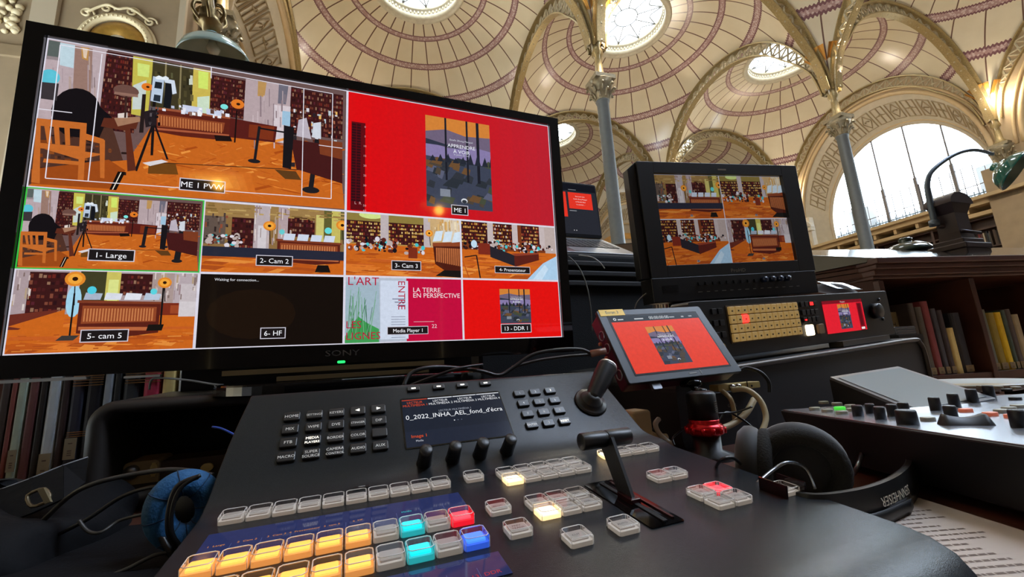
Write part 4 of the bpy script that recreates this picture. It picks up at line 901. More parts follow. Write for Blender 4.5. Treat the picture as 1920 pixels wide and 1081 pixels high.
for x in (23.32, 24.5):
    g_ = MB(); g_.box((x * p, -7.22 * p, .28 * p), (.1 * p, 1.35 * p, .56 * p)); g_.build('button_guard', cs, mat('smoked_red_plastic', '#1a0507', .1))
# label strips
glsd = display_mat('label_strip_display', 1., .05)
def strip(u0, v0, u1, v1, items, nm='label_strip'):
    s_ = MB(); s_.usecol = True; P = Pic(s_, u0 * p, v0 * p, u1 * p, v1 * p, [.0008], 1., 2e-5); P.rect(0, 0, 1, 1, '#28305c')  # navy lightened so the colour carries a reflection on the strip
    n_ = int(round(u1 - u0))
    for k in range(1, n_): P.rect(k / n_, .08, k / n_ + .002, .5, '#4a5484')
    for (u, t_, c) in items: P.text(t_, (u - u0) / (u1 - u0), .46 if v1 - v0 > 2 else .12, (.13 if v1 - v0 > 2 else .2) * p, c)
    s_.col = srgb('#0c0c14'); s_.box(((u0 + u1) / 2 * p, (v0 + v1) / 2 * p, .0004), ((u1 - u0) * p, (v1 - v0) * p, .0008))
    return s_.build(nm, cs, glsd)
strip(-.05, -3.15, 10.1, -.8, [(.5, '1  Large', '#d08a30'), (1.5, '2  Cam 2', '#d08a30'), (2.5, '3  Cam 3', '#d08a30'), (3.5, '4  Presentateur', '#d08a30'), (4.5, '5  cam 5', '#d08a30'), (5.5, '6  HF', '#d08a30'), (7.5, 'Media', '#20c8d0')])
strip(-.05, -8.2, 10.08, -6.75, [(7.5, 'Media', '#20c8d0'), (9.3, '13  DDR', '#a83040')])
bdg = MB(); bdg.usecol = True; bdg.col = srgb('#0b0b0c'); bdg.box((5.75 * p, 1.55 * p, .2 * p), (.75 * p, .3 * p, .06 * p)); bdg.col = srgb('#8a8a86'); bdg.box((5.75 * p, 1.55 * p, .235 * p), (.3 * p, .09 * p, .01 * p)); bdg.build('small_badge', cs, painted_mat('badge_print', .5))
# t-bar
s_ = MB(); s_.rbox(1.65 * p, 5.1 * p, .0009, .002, 0, 16.9 * p, -5.1 * p); s_.build('fader_plate', cs, mat('gloss_black_slot', '#040404', .06))
s_ = MB(); s_.box((16.95 * p, -5.1 * p, .0011), (.22 * p, 4.6 * p, .0012)); s_.build('fader_slot', cs, deep)
s_ = MB(); s_.box((17.42 * p, -5.1 * p, .0014), (.12 * p, 4.4 * p, .0012)); s_.build('fader_rail', cs, mat('dark_red_rail', '#2a0a0e', .2))
lev = thing('fader_lever', None, None); lev.parent = cs; del_ = None
s_ = MB(); a0, a1 = Vec((16.95 * p, -5.0 * p, 0)), Vec((16.95 * p, -3.5 * p, 2.25 * p)); dd = (a1 - a0).normalized(); sd = Vec((0, dd.z, -dd.y))
def plate(c0, c1, w0, w1, t_):
    vs = []
    for x in (-t_ / 2, t_ / 2):
        for c_, w_ in ((c0, w0), (c1, w1)):
            for k in (-1, 1): vs.append(c_ + sd * w_ / 2 * k + Vec((x, 0, 0)))
    return vs, [(0, 1, 3, 2), (4, 6, 7, 5), (0, 4, 5, 1), (2, 3, 7, 6), (0, 2, 6, 4), (1, 5, 7, 3)]
s_.add(*plate(a0, a1, .95 * p, 1.15 * p, .16 * p), None, True); s_.build('lever_arm', lev, satin)
s_ = smooth_on(MB()); s_.cyl((15.52 * p, -3.42 * p, 2.37 * p), (16.85 * p, -3.42 * p, 2.37 * p), .4 * p, seg=28); s_.cyl((16.92 * p, -3.42 * p, 2.37 * p), (18.3 * p, -3.42 * p, 2.37 * p), .4 * p, seg=28); s_.cyl((16.8 * p, -3.42 * p, 2.37 * p), (16.95 * p, -3.42 * p, 2.37 * p), .375 * p, seg=24); s_.build('lever_handle', lev, black, bevel=.0008)
s_ = MB(); s_.box((16.95 * p, -5.05 * p, .14 * p), (.5 * p, 1.1 * p, .25 * p)); s_.build('lever_foot', lev, mat('dark_red_rail'), bevel=.0008)
# inclined part: keys, display, knobs, joystick
klab = [['HOME', 'SETTINGS', 'KEYERS', '\u25c1', '\u25b7'], ['MIX', 'WIPE', 'DVE', 'STINGER', 'DIP'], ['FTB', 'MEDIA|PLAYERS', 'BORDER', 'COLOR', ''], ['MACRO', 'SUPER|SOURCE', 'CAMERA|CONTROL', 'AUDIO', 'AUX']]
def incobj(mb, nm, m_, par=cs, **k):
    o = mb.build(nm, par, m_, **k)
    if par is cs: o.matrix_local = inc
    return o
def key(u, s_, w_, h_, t_, bright=False, ts=.19):
    k = MB(); k.rbox(w_ * p, h_ * p, .17 * p, .1 * p, 0, u * p, s_ * p, 4, .05 * p); o = incobj(k, 'key', keyrub)
    if t_:
        l_ = MB(); L = t_.split('|')
        if t_ in '\u25c1\u25b7':
            d = 1 if t_ == '\u25b7' else -1; l_.poly([((u - .1 * d) * p, (s_ - .1) * p), ((u + .14 * d) * p, s_ * p), ((u - .1 * d) * p, (s_ + .1) * p)][::d], .176 * p)
        else:
            for i, x in enumerate(L): l_.text(x, u * p, (s_ - ts * .5 - (i - (len(L) - 1) / 2) * ts * 1.35) * p, ts * p * (.72 if len(x) > 6 else .85 if len(x) > 4 else .95), .176 * p, bold=.006)
        l_.build('key_legend', o, whiteled if bright else mat('key_print', '#c8c8c4', .5, emit='#b8b8b0', es=.35))
for j in range(4):
    for i in range(5): key(2.11 + 1.163 * i, 4.963 - .863 * j, .85, .58, klab[j][i], klab[j][i] == 'MEDIA|PLAYERS' or klab[j][i] in '\u25c1\u25b7' and klab[j][i] != '')
nl = [['1', '2', '3'], ['4', '5', '6'], ['7', '8', '9'], ['ENTER', '0', 'RESET']]
for j in range(4):
    for i in range(3): key(16.09 + 1.177 * i, 5.213 - .886 * j, .82, .52, nl[j][i], True if nl[j][i] in ('RESET', '3') else False, .2)
for u in (9.01, 10.66, 12.27, 13.92):
    k = MB(); k.rbox(.8 * p, .36 * p, .15 * p, .08 * p, 0, u * p, 6.36 * p, 4, .04 * p); o = incobj(k, 'soft_key', keyrub); k = MB(); k.rbox(.28 * p, .1 * p, .004 * p, .03 * p, .15 * p, u * p, 6.36 * p); k.build('key_light', o, whiteled)
d = MB(); d.rbox(6.62 * p, 3.68 * p, .0006, .002, 0, 11.4 * p, 3.81 * p); 
d.usecol = False
o = incobj(d, 'display_bezel', gloss)
d = MB(); P = Pic(d, 8.17 * p, 2.05 * p, 14.65 * p, 5.57 * p, [.0007], 1., 2e-5); P.rect(0, 0, 1, 1, '#1c2230'); P.rect(0, .0, 1, .3, '#202636')
for k in range(4): P.rect(k / 4 + .004, .965, k / 4 + .246, .982, '#c2401c' if k == 0 else '#e6e8ee'); P.text('LECTEUR', k / 4 + .125, .89, .17 * p, '#d0481c' if k == 0 else '#e6e8ee', bold=.006); P.text('MULTIM\u00c9DIA %d' % (k + 1), k / 4 + .125, .825, .17 * p, '#d0481c' if k == 0 else '#e6e8ee', bold=.006)
P.text('LECTEUR MULTIM\u00c9DIA 1', .5, .66, .14 * p, '#9aa0ae'); P.text("0_2022_INHA_AEL_fond_d'\u00e9cra", .5, .545, .335 * p, '#f0f2f8', sx=1.0, bold=.005)
for k in range(3): P.ell(.47 + k * .035, .44, .006, .011, '#e8e8f0' if k == 0 else '#5a6070')
P.text('Image 1', .12, .17, .22 * p, '#d8501c', bold=.005); P.text('Media', .12, .09, .13 * p, '#c0c4d0')
incobj(d, 'display', DISPM)
for u in (9.0, 10.61, 12.2, 13.88):
    k = smooth_on(MB()); q = Matrix.Translation((u * p, .95 * p, 0)); k.lathe([(.44 * p, -.2 * p), (.42 * p, .05 * p), (.4 * p, .1 * p), (.36 * p, 1.1 * p), (.345 * p, 1.28 * p), (.3 * p, 1.33 * p), (.001, 1.33 * p)], 28, q); incobj(k, 'rotary_knob', black)
j_ = smooth_on(MB()); q = Matrix.Translation((21.15 * p, 3.9 * p, 0)); j_.lathe([(1.18 * p, 0), (1.18 * p, .1 * p), (1.08 * p, .2 * p), (.85 * p, .2 * p), (.8 * p, .38 * p), (.7 * p, .42 * p), (.45 * p, .7 * p), (.3 * p, .8 * p)], 40, q); jb = incobj(j_, 'joystick_base', black)
F2 = Frame(CI.w(21.15 * p, 3.9 * p, 0), CI.r, CI.u); tip = atd(1143, 690, .0) if False else None
jd = ray(1141, 683); base = CI.w(21.15 * p, 3.9 * p, .35 * p); oo = base + CI.n * 0; 
# the stick leans right and up: its cap lies a stick's length from the base
best = None
for k in range(200):
    q_ = CAM + jd * (.4 + k * .003); L = (q_ - base).length
    if best is None or abs(L - 3.3 * p) < best[0]: best = (abs(L - 3.3 * p), q_)
tip = best[1]; dj = (tip - base).normalized(); qm = dj.to_track_quat('Z', 'Y').to_matrix().to_4x4(); qm.translation = base; Lj = (tip - base).length
k = smooth_on(MB()); k.lathe([(.5 * p, 0), (.52 * p, .25 * p), (.6 * p, .8 * p), (.72 * p, Lj * .62), (.74 * p, Lj - .32 * p), (.74 * p, Lj - .2 * p)], 32); st = k.build('joystick_grip', cs, black); st.matrix_local = CO.m.inverted() @ qm
k = smooth_on(MB()); k.lathe([(.745 * p, Lj - .22 * p), (.66 * p, Lj - .02 * p), (.62 * p, Lj), (.001, Lj)], 32); st = k.build('joystick_cap', cs, mat('spun_steel_cap', '#d8d8d4', .38, .85)); st.matrix_local = CO.m.inverted() @ qm
lb = MB(); lb.box((3.4 * p, 1.02 * p, .06 * p), (.55 * p, .2 * p, .1 * p)); lb.build('tiny_switch', cs, black)
# ================================================================== FIELD MONITOR "Ecran 3" ON A BALL HEAD
VS = 1.1 / 1.2
VA = Frame(R(Vec((.28188, .77677, .03158)) * VS), (.94649, .3217, .0256), (-.18591, .47869, .85808))
va = thing('field_monitor', 'small tilted recorder monitor showing a book on red, yellow label on its corner', 'monitor', VA.m)
k = MB(); k.rbox(.22, .1415, .006, .004, -.006, 0, 0, 4, .001); k.build('front_frame', va, mat('dark_grey_metal', '#27292b', .45, .3))
k = MB(); k.rbox(.214, .135, .026, .004, -.032, 0, 0, 4); k.build('housing', va, mat('magenta_tinted_side', '#4a0f26', .4, noise=.1, nscale=30))  # sides tinted magenta in the base colour
k = MB(); x0, y0, x1, y1 = -.0915, -.056, .0915, .056; k.box((0, 0, .0001), (.189, .118, .0006)); k.build('glass', va, gloss)
k = MB(); P = Pic(k, x0, y0, x1, y1, [.0006], 1., 2e-5); P.rect(0, 0, 1, 1, '#e0402c'); P.rect(0, .89, 1, 1, '#2a3138'); P.ell(.05, .945, .016, .025, '#e0e4e8'); P.ell(.05, .945, .009, .014, '#2a3138')
P.rect(.08, .925, .14, .945, '#c8ccd0'); P.rect(.26, .925, .36, .945, '#c8ccd0'); P.text('00:00:00:00', .54, .915, .0065, '#d4d8dc'); P.rect(.66, .925, .72, .945, '#a8acb0'); P.rect(.8, .92, .83, .945, '#a8acb0'); P.rect(.89, .925, .93, .945, '#a8acb0')
a = VA.loc(1209.5, 612); b_ = VA.loc(1297, 680); book_cover(P, .325, .1, .63, .77, random.Random(13), .0045); k.build('screen', va, DISPM)
k = MB(); k.usecol = True; k.col = srgb('#ffcf22'); k.box((-.0815, .0648, .0005), (.048, .0135, .0008)); k.col = srgb('#3a2c10'); k.text('Ecran 3', -.0815, .0622, .0062, .00105, bold=.01); k.build('label_sticker', va, painted_mat('printed_tape', .5))
k = MB(); k.box((.012, -.064, .0002), (.015, .0022, .0004)); k.box((.028, -.0633, .0002), (.0012, .009, .0004)); k.build('frame_print', va, inkd)
for yy in (.03, .005, -.045):
    k = smooth_on(MB()); k.tube([(-.1075, yy + .008 * math.cos(v), -.018 + .008 * math.sin(v)) for v in [2 * PI * q / 12 for q in range(12)]], .0012, 5, True, 1); k.build('side_connector', va, alu)
for yy in (.022, -.006):
    k = smooth_on(MB()); k.lathe([(.0035, 0), (.003, .004), (.001, .005)], 12, Matrix.Translation((-.107, yy, -.03)) @ Matrix.Rotation(-PI / 2, 4, 'Y')); k.build('side_button', va, mat('copper_button', '#b8644a', .4))
# ball head
def zt_at(px, py, dist, r=0): return atd(px, py, dist)
BHx = CAM.copy(); top = VA.w(.012, -.068, -.012); bx, by = top.x - .0, top.y - .03
bh = thing('ball_head_mount', 'black ball head with red locking ring holding up the small monitor', 'camera mount', Matrix.Translation((bx, by, TZ)))
c0 = atd(1312, 800, by); zr = c0.z - TZ
k = smooth_on(MB()); k.lathe([(.036, 0), (.036, .006), (.02, .012), (.02, zr - .012)], 28); k.build('foot_post', bh, black)
k = smooth_on(MB()); k.lathe([(.021, zr - .012), (.027, zr - .008), (.0275, zr), (.024, zr + .004), (.021, zr + .006), (.0225, zr + .01), (.02, zr + .012)], 36)
for q in range(12): v = 2 * PI * q / 12; k.lathe([(.0035, zr - .008), (.0035, zr)], 8, Matrix.Translation((.026 * math.cos(v), .026 * math.sin(v), 0)))
k.build('locking_ring', bh, redan)
k = smooth_on(MB()); k.lathe([(.021, zr + .01), (.0212, zr + .048), (.019, zr + .051), (.012, zr + .054), (.006, zr + .05)], 32); k.build('barrel', bh, satin)
k = MB()
for q in range(6): k.box((.0213 * math.cos(-.9), .0213 * math.sin(-.9), zr + .022 + q * .003), (.004, .004, .0012), None)
k.build('barrel_print', bh, inkd)
k = smooth_on(MB()); tl = bh.matrix_world.inverted() @ top; k.cyl((0, 0, zr + .045), (tl.x, tl.y, tl.z - .006), .0055, seg=14); k.lathe([(.0001, zr + .058), (.01, zr + .056), (.012, zr + .05)], 20); k.lathe([(.016, -.012), (.017, -.008), (.016, -.002), (.006, 0)], 24, Matrix.Translation(tl)); k.build('ball_stem', bh, chrome if False else mat('polished_black_metal', '#1a1a1b', .12, .9))

# ================================================================== PRODUCTION MONITOR (ProHD)
J = Frame(R(Vec((.52787, .97119, .31912)) * (1.2 / 1.1)), (.96874, .24521, .03753), (-.02644, -.0484, .99848)); js = 1.2 / 1.1
jv = thing('production_monitor', 'black framed production monitor with four camera pictures and knobs below', 'monitor', J.m)
k = MB(); k.rbox(.46 * js, .27 * js, .05, .004, -.055, .004 * js, .003 * js, 3); k.build('housing', jv, black)
W2, H2 = .203 * js, .1145 * js
k = MB()
for (x0, y0, x1, y1) in ((-.228, -.134, -.186, .143), (.186, -.134, .236, .143), (-.186, .115, .186, .143), (-.186, -.134, .186, -.106)): k.box(((x0 + x1) / 2 * js, (y0 + y1) / 2 * js, .004), ((x1 - x0) * js, (y1 - y0) * js, .014))
k.prism([(-.228 * js, .143 * js), (-.25 * js, .125 * js), (-.25 * js, -.134 * js), (-.228 * js, -.134 * js)], -.02, .004); k.build('front_frame', jv, mat('monitor_black_paint', '#151414', .4), bevel=.001)
k = MB(); k.text('ProHD', .005 * js, -.1285 * js, .0095, .0112, bold=.02, sx=1.2); k.box((.005 * js, .127 * js, .0112), (.026, .004, .0004)); k.build('frame_lettering', jv, mat('champagne_lettering', '#8a8070', .4, .5))
k = MB(); P = Pic(k, -.187 * js, -.106 * js, .187 * js, .1155 * js, [0.001], .5, 3e-6); P.rect(0, 0, 1, 1, '#d9d6e4')
for (a, b2, fn, sd_) in ((0, .5, cam_two, 5), (.5, .5, cam_three, 6), (0, 0, cam_four, 7), (.5, 0, cam_desk, 8)):
    q = P.sub(a + .003, b2 + .005, a + .497, b2 + .495); q.z = [P.z[0] + 2e-5]; q.rect(0, 0, 1, 1, '#000000'); fn(q, random.Random(sd_)); q.label('Cam', .5, .07, .0028)
k.build('screen', jv, display_mat('lit_display_hazy', 1., .12))
k = MB(); k.box((.0 * js, -.162 * js, -.012), (.462 * js, .056 * js, .05)); k.build('control_panel', jv, mat('monitor_black_paint'), bevel=.002)
k = MB()
for a in range(12):
    for b2 in range(5): k.box(((-.205 + a * .0035) * js, (-.153 - b2 * .0035) * js, .0135), (.0014, .0014, .0008))
k.build('speaker_grille', jv, deep)
for a in range(9): k = MB(); k.rbox(.009, .008, .004, .001, .013, (-.11 + a * .0195) * js, -.152 * js); k.build('push_key', jv, keyrub)
for a in range(4): k = smooth_on(MB()); k.lathe([(.0075, .013), (.007, .026), (.001, .027)], 18, Matrix.Translation(((.068 + a * .0225) * js, -.151 * js, 0))); k.build('level_knob', jv, mat('blue_black_knob', '#101a30', .3))
k = MB()
for a in range(14): k.box(((-.11 + a * .0215) * js, -.171 * js, .0135), (.009 if a % 3 else .012, .0016, .0006))
k.build('panel_print', jv, inkd)
k = MB(); k.box((0, -.255 * js, -.05), (.3, .14 * js, .06)); k.build('pedestal', jv, black)

# ================================================================== ROUTER CONTROL PANEL (key grid)
gs = 1.1 / 1.2; G = Frame(R(Vec((.56852, .94765, .06903)) * gs), (.90649, .41912, .05103), (-.03437, -.04721, .99829))
gp = thing('streaming_control_panel', 'wide black control panel with gold key grid, one key glowing red', 'control panel', G.m)
k = MB(); k.rbox(.77 * gs, .122 * gs, .045, .008, -.045, .155 * gs, -.007 * gs, 4, .0015); k.build('housing', gp, mat('panel_black', '#171717', .42, .2))
k = MB(); k.box((0, 0, .0006), (.246 * gs, .082 * gs, .0012)); k.build('key_bed', gp, mat('key_bed_brown', '#4c3a22', .6))
gk = mat('gold_lit_keys', '#8f7a50', .4, emit='#9a7a42', es=.6); gki = mat('key_icon', '#2a2114', .6)
kk = MB(); kk.rbox(.0176 * gs, .0176 * gs, .004, .002, 0, 0, 0, 3, .001); kk.mat(gk); 
kk = MB(); kk.mat(gk); kk.rbox(.0176 * gs, .0176 * gs, .004, .002, 0, 0, 0, 3, .001); kk.mat(gki); kk.box((0, -.001, .0042), (.004, .003, .0003)); ko = kk.build('q', None); ka = ko.data; bpy.data.objects.remove(ko)
for j2 in range(4):
    for i in range(12):
        o = bpy.data.objects.new('key', ka); COL.objects.link(o); o.parent = gp; o.location = ((-.11 + i * .02) * gs, (.029 - j2 * .0195) * gs, .0012)
        if (i, j2) == (2, 1): o.data = ka.copy(); o.data.materials[0] = lit('red_glow_key', '#ff3030', '#ff2018', 6.); o['label'] = 'red glowing key'
def small_keys(xs, ys, w_, h_):
    for x in xs:
        for y in ys: q = MB(); q.rbox(w_ * gs, h_ * gs, .0035, .001, .0, x * gs, y * gs, 3, .0006); q.build('small_key', gp, keyrub)
small_keys((-.162, -.143), (.03, .005, -.02), .013, .012); small_keys((.142, .159, .176, .193), (.032, .012, -.006), .0125, .012)
q = MB(); q.rbox(.012 * gs, .008 * gs, .001, .001, .0036, .176 * gs, .032 * gs); q.box((.143 * gs, -.006 * gs, .004), (.006, .003, .001)); q.build('red_key_light', gp, lit('red_indicator', '#ff2020', '#ff2020', 2.5))
q = MB(); q.rbox(.026 * gs, .026 * gs, .005, .004, 0, .153 * gs, -.031 * gs, 3, .001); q.build('cut_key', gp, lit('white_glow_key', '#fff1d0', '#ffe9c0', 3.2)); q = MB(); q.rbox(.024 * gs, .024 * gs, .005, .004, 0, .196 * gs, -.031 * gs, 3, .001); q.build('auto_key', gp, mat('amber_grey_key', '#7c6244', .4))
q = MB(); P = Pic(q, .2245 * gs, -.046 * gs, .403 * gs, .036 * gs, [.0008], 1., 2e-5); P.rect(0, 0, 1, 1, '#e02030'); P.rect(0, .9, 1, 1, '#7a1220'); P.text('Program', .5, .92, .004, '#e8c8cc'); P.rect(.84, 0, .97, .88, '#8a1020'); P.rect(.86, .15, .94, .85, '#5a0a16'); P.rect(.86, .03, .95, .1, '#f0e0e0'); book_cover(P, .35, .1, .64, .87, random.Random(14), .0035); q.build('display', gp, DISPM)
q = smooth_on(MB()); q.lathe([(.021 * gs, 0), (.02 * gs, .014), (.017 * gs, .016), (.001, .016)], 30, Matrix.Translation((.452 * gs, .0, 0))); q.build('jog_knob', gp, black)
for (x, y) in ((.49, .03), (.49, .012), (.49, -.006), (.49, -.024)): q = smooth_on(MB()); q.lathe([(.004, 0), (.004, .003), (.001, .003)], 12, Matrix.Translation((x * gs, y * gs, 0))); q.build('round_key', gp, keyrub)
q = smooth_on(MB()); q.tube([(-.1535 * gs + .007 * math.cos(v), -.046 * gs + .007 * math.sin(v), .003) for v in [PI * t_ / 8 for t_ in range(9)]], .0012, 5, False, 1); q.build('headphone_ring', gp, mat('brass_ring', '#b8a070', .3, .9))
# flight case under it, right
fc = thing('rack_case', 'black rack case with rounded metal edged lid under the gold keyed panel', 'equipment case', G.m)
Hc = .62; y1 = -.082 * gs; zb = -.02
q = MB(); yb = (TZ - G.o.z) + .004; q.rbox(.92 * gs, y1 - yb, .36, .03, -.36 + .03, .13 * gs, (y1 + yb) / 2, 8); q.build('case_body', fc, mat('case_black', '#0b0c10', .55))
q = smooth_on(MB()); xr = (.13 + .46) * gs
pts = [(-.33 * gs, y1 - .004, .032), (0, y1 - .004, .032), (.3 * gs, y1 - .004, .032), (xr - .05, y1 - .004, .032), (xr - .02, y1 - .012, .032), (xr - .006, y1 - .035, .032), (xr - .004, y1 - .09, .032), (xr - .004, y1 - .16, .032)]
q.tube(pts, .0055, 8, False, 4); q.build('edge_trim', fc, mat('dull_edge_metal', '#56504a', .4, .6))
q = MB(); q.box((.36 * gs, y1 + .008, .0), (.2, .012, .03)); q.build('support_shelf', fc, mat('dull_edge_metal'))
# laptop and its case
LA = Frame(atd(1197, 477, 1.30), (.93, .36, 0), (-.36 * .87, .93 * .87, .5))
lp = thing('laptop', 'open silver laptop with black screen and red slide, behind the big television', 'laptop', LA.m)
q = MB(); q.rbox(.33, .225, .012, .01, -.012, -.165, .1125, 5, .002); q.build('keyboard_base', lp, alu)
q = MB()
for r_ in range(6):
    for c in range(14): q.box((-.31 + c * .0215, .085 + r_ * .0195, .0008), (.0185, .0165, .002))
q.build('keyboard', lp, mat('laptop_keys', '#1b1c1e', .5)); q = MB(); q.rbox(.12, .06, .0006, .004, .0, -.165, .035); q.build('touchpad', lp, mat('trackpad_grey', '#7d8084', .35))
hinge = LA.w(-.165, .222, .004)
LS = Frame(hinge, (.93, .36, 0), (-.05 * .36, .05 * .93, 1)); q = MB(); q.rbox(.33, .215, .008, .008, -.008, 0, .1075, 5, .001); so = q.build('screen_lid', lp, mat('laptop_lid_grey', '#23252a', .3, .6)); so.matrix_local = LA.m.inverted() @ LS.m
q = MB(); P = Pic(q, -.16, .012, .16, .208, [.0004], 1., 2e-5); P.rect(0, 0, 1, 1, '#262830'); P.rect(0, .86, 1, 1, '#10121a'); P.rect(.06, .33, .6, .83, '#e03424'); P.rect(.63, .5, .94, .83, '#e03424')
for k_, t_ in enumerate(('Rencontre avec', 'Estelle Zhong Mengual', 'et Marielle Mac\u00e9', 'la rencontre ...')): P.text(t_, .785, .745 - k_ * .055, .0045, '#f4e0dc')
P.rect(.63, .45, .72, .465, '#8a8c94'); P.rect(.64, .88, .74, .89, '#8a8c94'); P.rect(.5, .88, .56, .89, '#8a8c94'); P.ell(.66, .07, .006, .009, '#c8c8cc'); P.ell(.69, .07, .006, .009, '#c8c8cc'); q2 = q.build('screen', so, DISPM)
# grey lid edge / second lid piece beside the laptop
q = MB(); q.rbox(.2, .14, .004, .006, 0, 0, 0, 4); o = q.build('grey_folder', None, mat('folder_grey', '#4a4440', .5, .3)); FFm = Frame(atd(1188, 462, 1.52), (.75, .66, -.18), (-.6, .75, .2)); o.matrix_world = FFm.m @ Matrix.Translation((.07, .0, 0)); tag(o, 'grey brown folder lying behind the right edge of the laptop', 'folder')
lc = thing('transport_case', 'tall black padded transport case under the open laptop', 'equipment case', Matrix.Translation((LA.o.x, LA.o.y, 0)) @ Matrix.Rotation(math.atan2(.36, .93), 4, 'Z'))
zt2 = LA.o.z - .014
q = MB(); q.add([(-.55, -.02, TZ), (.02, -.02, TZ), (.02, .3, TZ), (-.55, .3, TZ), (-.55, -.02, zt2), (.02, -.02, zt2), (.02, .3, zt2 + .16), (-.55, .3, zt2 + .16)], [(3, 2, 1, 0), (4, 5, 6, 7), (0, 1, 5, 4), (1, 2, 6, 5), (2, 3, 7, 6), (3, 0, 4, 7)], None, True); q.build('case_body', lc, deep, bevel=.008)
for zz2 in (.03, .06, .09): q = MB(); q.box((-.26, -.024, zt2 - zz2), (.56, .012, .018)); q.build('padding_ridge', lc, mat('black_padding', '#0f0c0c', .7), bevel=.004)

# ================================================================== LIGHTING / MIXING BOARD
bs = .9; L = Frame(R(Vec((.63168, .7082, -.06991)) * bs), (.97668, .20592, .06077), (-.21364, .90402, .37028))
bz = ZC - .085; A0 = onz(1462, 769, bz); A1 = onz(1920, 838, bz)
dA = (A0 - A1); dA.z = 0; dA.normalize(); rA = Vec((dA.y, -dA.x, 0))
BD = Frame(A0, rA, dA)            # x right, y deep, z up; origin at the rear left corner
bd_ = thing('camera_control_board', 'slanted silver black control desk with round black knobs and grey display', 'control desk', BD.m)
ym = -.62
q = MB(); q.add([(0, 0, 0), (.75, .0, 0), (.75, ym, 0), (0, ym, 0), (.012, -.004, TZ - bz + .012), (.74, -.004, TZ - bz + .012), (.74, ym + .01, TZ - bz + .006), (.012, ym + .01, TZ - bz + .006)], [(3, 2, 1, 0), (4, 5, 6, 7), (0, 1, 5, 4), (1, 2, 6, 5), (2, 3, 7, 6), (3, 0, 4, 7)], None, True); q.build('body', bd_, mat('board_dark_blue_paint', '#0c0e14', .5), bevel=.002)
q = MB(); q.box((.375, ym / 2, .0006), (.745, -ym - .006, .0014)); q.build('top_plate', bd_, mat('board_top_grey', '#a8aeb8', .27, .85, bump=.03, bscale=500), bevel=.0004)
def onb(px, py, h=0.): return BD.loc(px, py, h)
kn = mat('board_knob_black', '#0e0e10', .5); kt = mat('board_knob_top', '#5c6064', .25, .3)
S4 = 4.8
for (x, y, w_, hh) in ((450, 645, 115, 80), (560, 625, 100, 70), (655, 670, 120, 90), (765, 645, 115, 85), (870, 625, 118, 80), (918, 715, 225, 100), (1155, 590, 125, 90), (1325, 560, 125, 90), (1490, 520, 125, 90), (1645, 490, 125, 90), (1300, 670, 140, 90), (1920, 740, 170, 110)):
    px, py = 1520 + x / S4, 640 + (y + hh * .42) / S4; cx, cy = onb(px, py); ex, ey = onb(px + w_ / S4 / 2, py); r_ = math.hypot(ex - cx, ey - cy) * .93
    g_ = onz(px, py, bz); dist = (g_ - CAM).length; h_ = hh / S4 / FPX * dist * .85
    cy += r_ * .5
    q = smooth_on(MB()); q.lathe([(r_, 0), (r_ * .95, h_ * .95), (r_ * .9, h_)], 28, Matrix.Translation((cx, cy, .001))); ko = q.build('rotary_knob', bd_, kn)
    q = MB(); q.lathe([(r_ * .9, h_), (r_ * .86, h_ + .0006)], 28, Matrix.Translation((cx, cy, .001))); q.build('knob_top', ko, kt)
bc = {'g': mat('green_lit_key', '#50c040', .4, emit='#3fd23a', es=.8), 'o': mat('orange_key', '#d0806a', .4, emit='#c05a3a', es=.3), 'w': mat('pale_key', '#9a9a8c', .4), 'd': mat('dark_key', '#151519', .4)}
for (x, y, c) in ((120, 565, 'w'), (240, 578, 'w'), (265, 618, 'g'), (360, 598, 'w'), (155, 640, 'w'), (285, 658, 'w'), (380, 632, 'w'), (40, 622, 'w'), (1540, 418, 'w'), (1690, 425, 'w'), (1850, 432, 'w'), (1770, 452, 'd'), (1845, 532, 'd'), (1400, 640, 'o'), (1620, 675, 'o'), (1720, 648, 'w'), (1790, 625, 'w'), (1870, 605, 'w'), (1820, 695, 'o'), (1060, 720, 'w')):
    cx, cy = onb(1520 + x / S4, 640 + y / S4); q = MB(); q.rbox(.0135, .0095, .004, .004, .001, cx, cy, 4, .001); q.build('board_key', bd_, bc[c])
q = smooth_on(MB()); c0_ = onb(1520 + 1200 / S4, 640 + 770 / S4); c1_ = onb(1520 + 1700 / S4, 640 + 770 / S4)
d_ = Vec((c1_[0] - c0_[0], c1_[1] - c0_[1], 0)); ln = d_.length; d_.normalize(); e_ = Vec((-d_.y, d_.x, 0)); bb = Vec((c0_[0], c0_[1], .001))
def fd(u, v): 
    h_ = .013 * (min(1, u / .12, (1 - u) / .12)) * (1 - .45 * math.sin(PI * u)); return bb + d_ * (u * ln) + e_ * (.018 * v) + Vec((0, 0, h_ if 0 < v < 1 else 0))
q.grid(fd, 24, 4); q.build('crescent_fader_grip', bd_, kn)
# raised display
scb = thing('x', None, None); bpy.data.objects.remove(scb)
Lw = .155 * bs; Lh = .135 * bs; Lm = BD.m.inverted() @ L.m
q = MB(); q.rbox(Lw + .0, Lh, .004, .002, -.004, .006, 0.0, 3); o = q.build('display_frame', bd_, mat('display_frame_grey', '#6a6c70', .3, .5)); o.matrix_local = Lm
q = MB(); q.box((.006, -.001, .0006), (Lw - .016, Lh - .014, .001)); o2 = q.build('display_glass', bd_, mat('unlit_lcd_glass', '#8a979d', .12, spec=.9)); o2.matrix_local = Lm
cn = [L.w(.006 - Lw / 2, -Lh / 2, -.004), L.w(.006 + Lw / 2, -Lh / 2, -.004), L.w(.006 + Lw / 2, Lh / 2, -.004), L.w(.006 - Lw / 2, Lh / 2, -.004)]
cl = [BD.m.inverted() @ c for c in cn]; fl_ = [Vec((c.x, c.y, .0)) for c in cl]
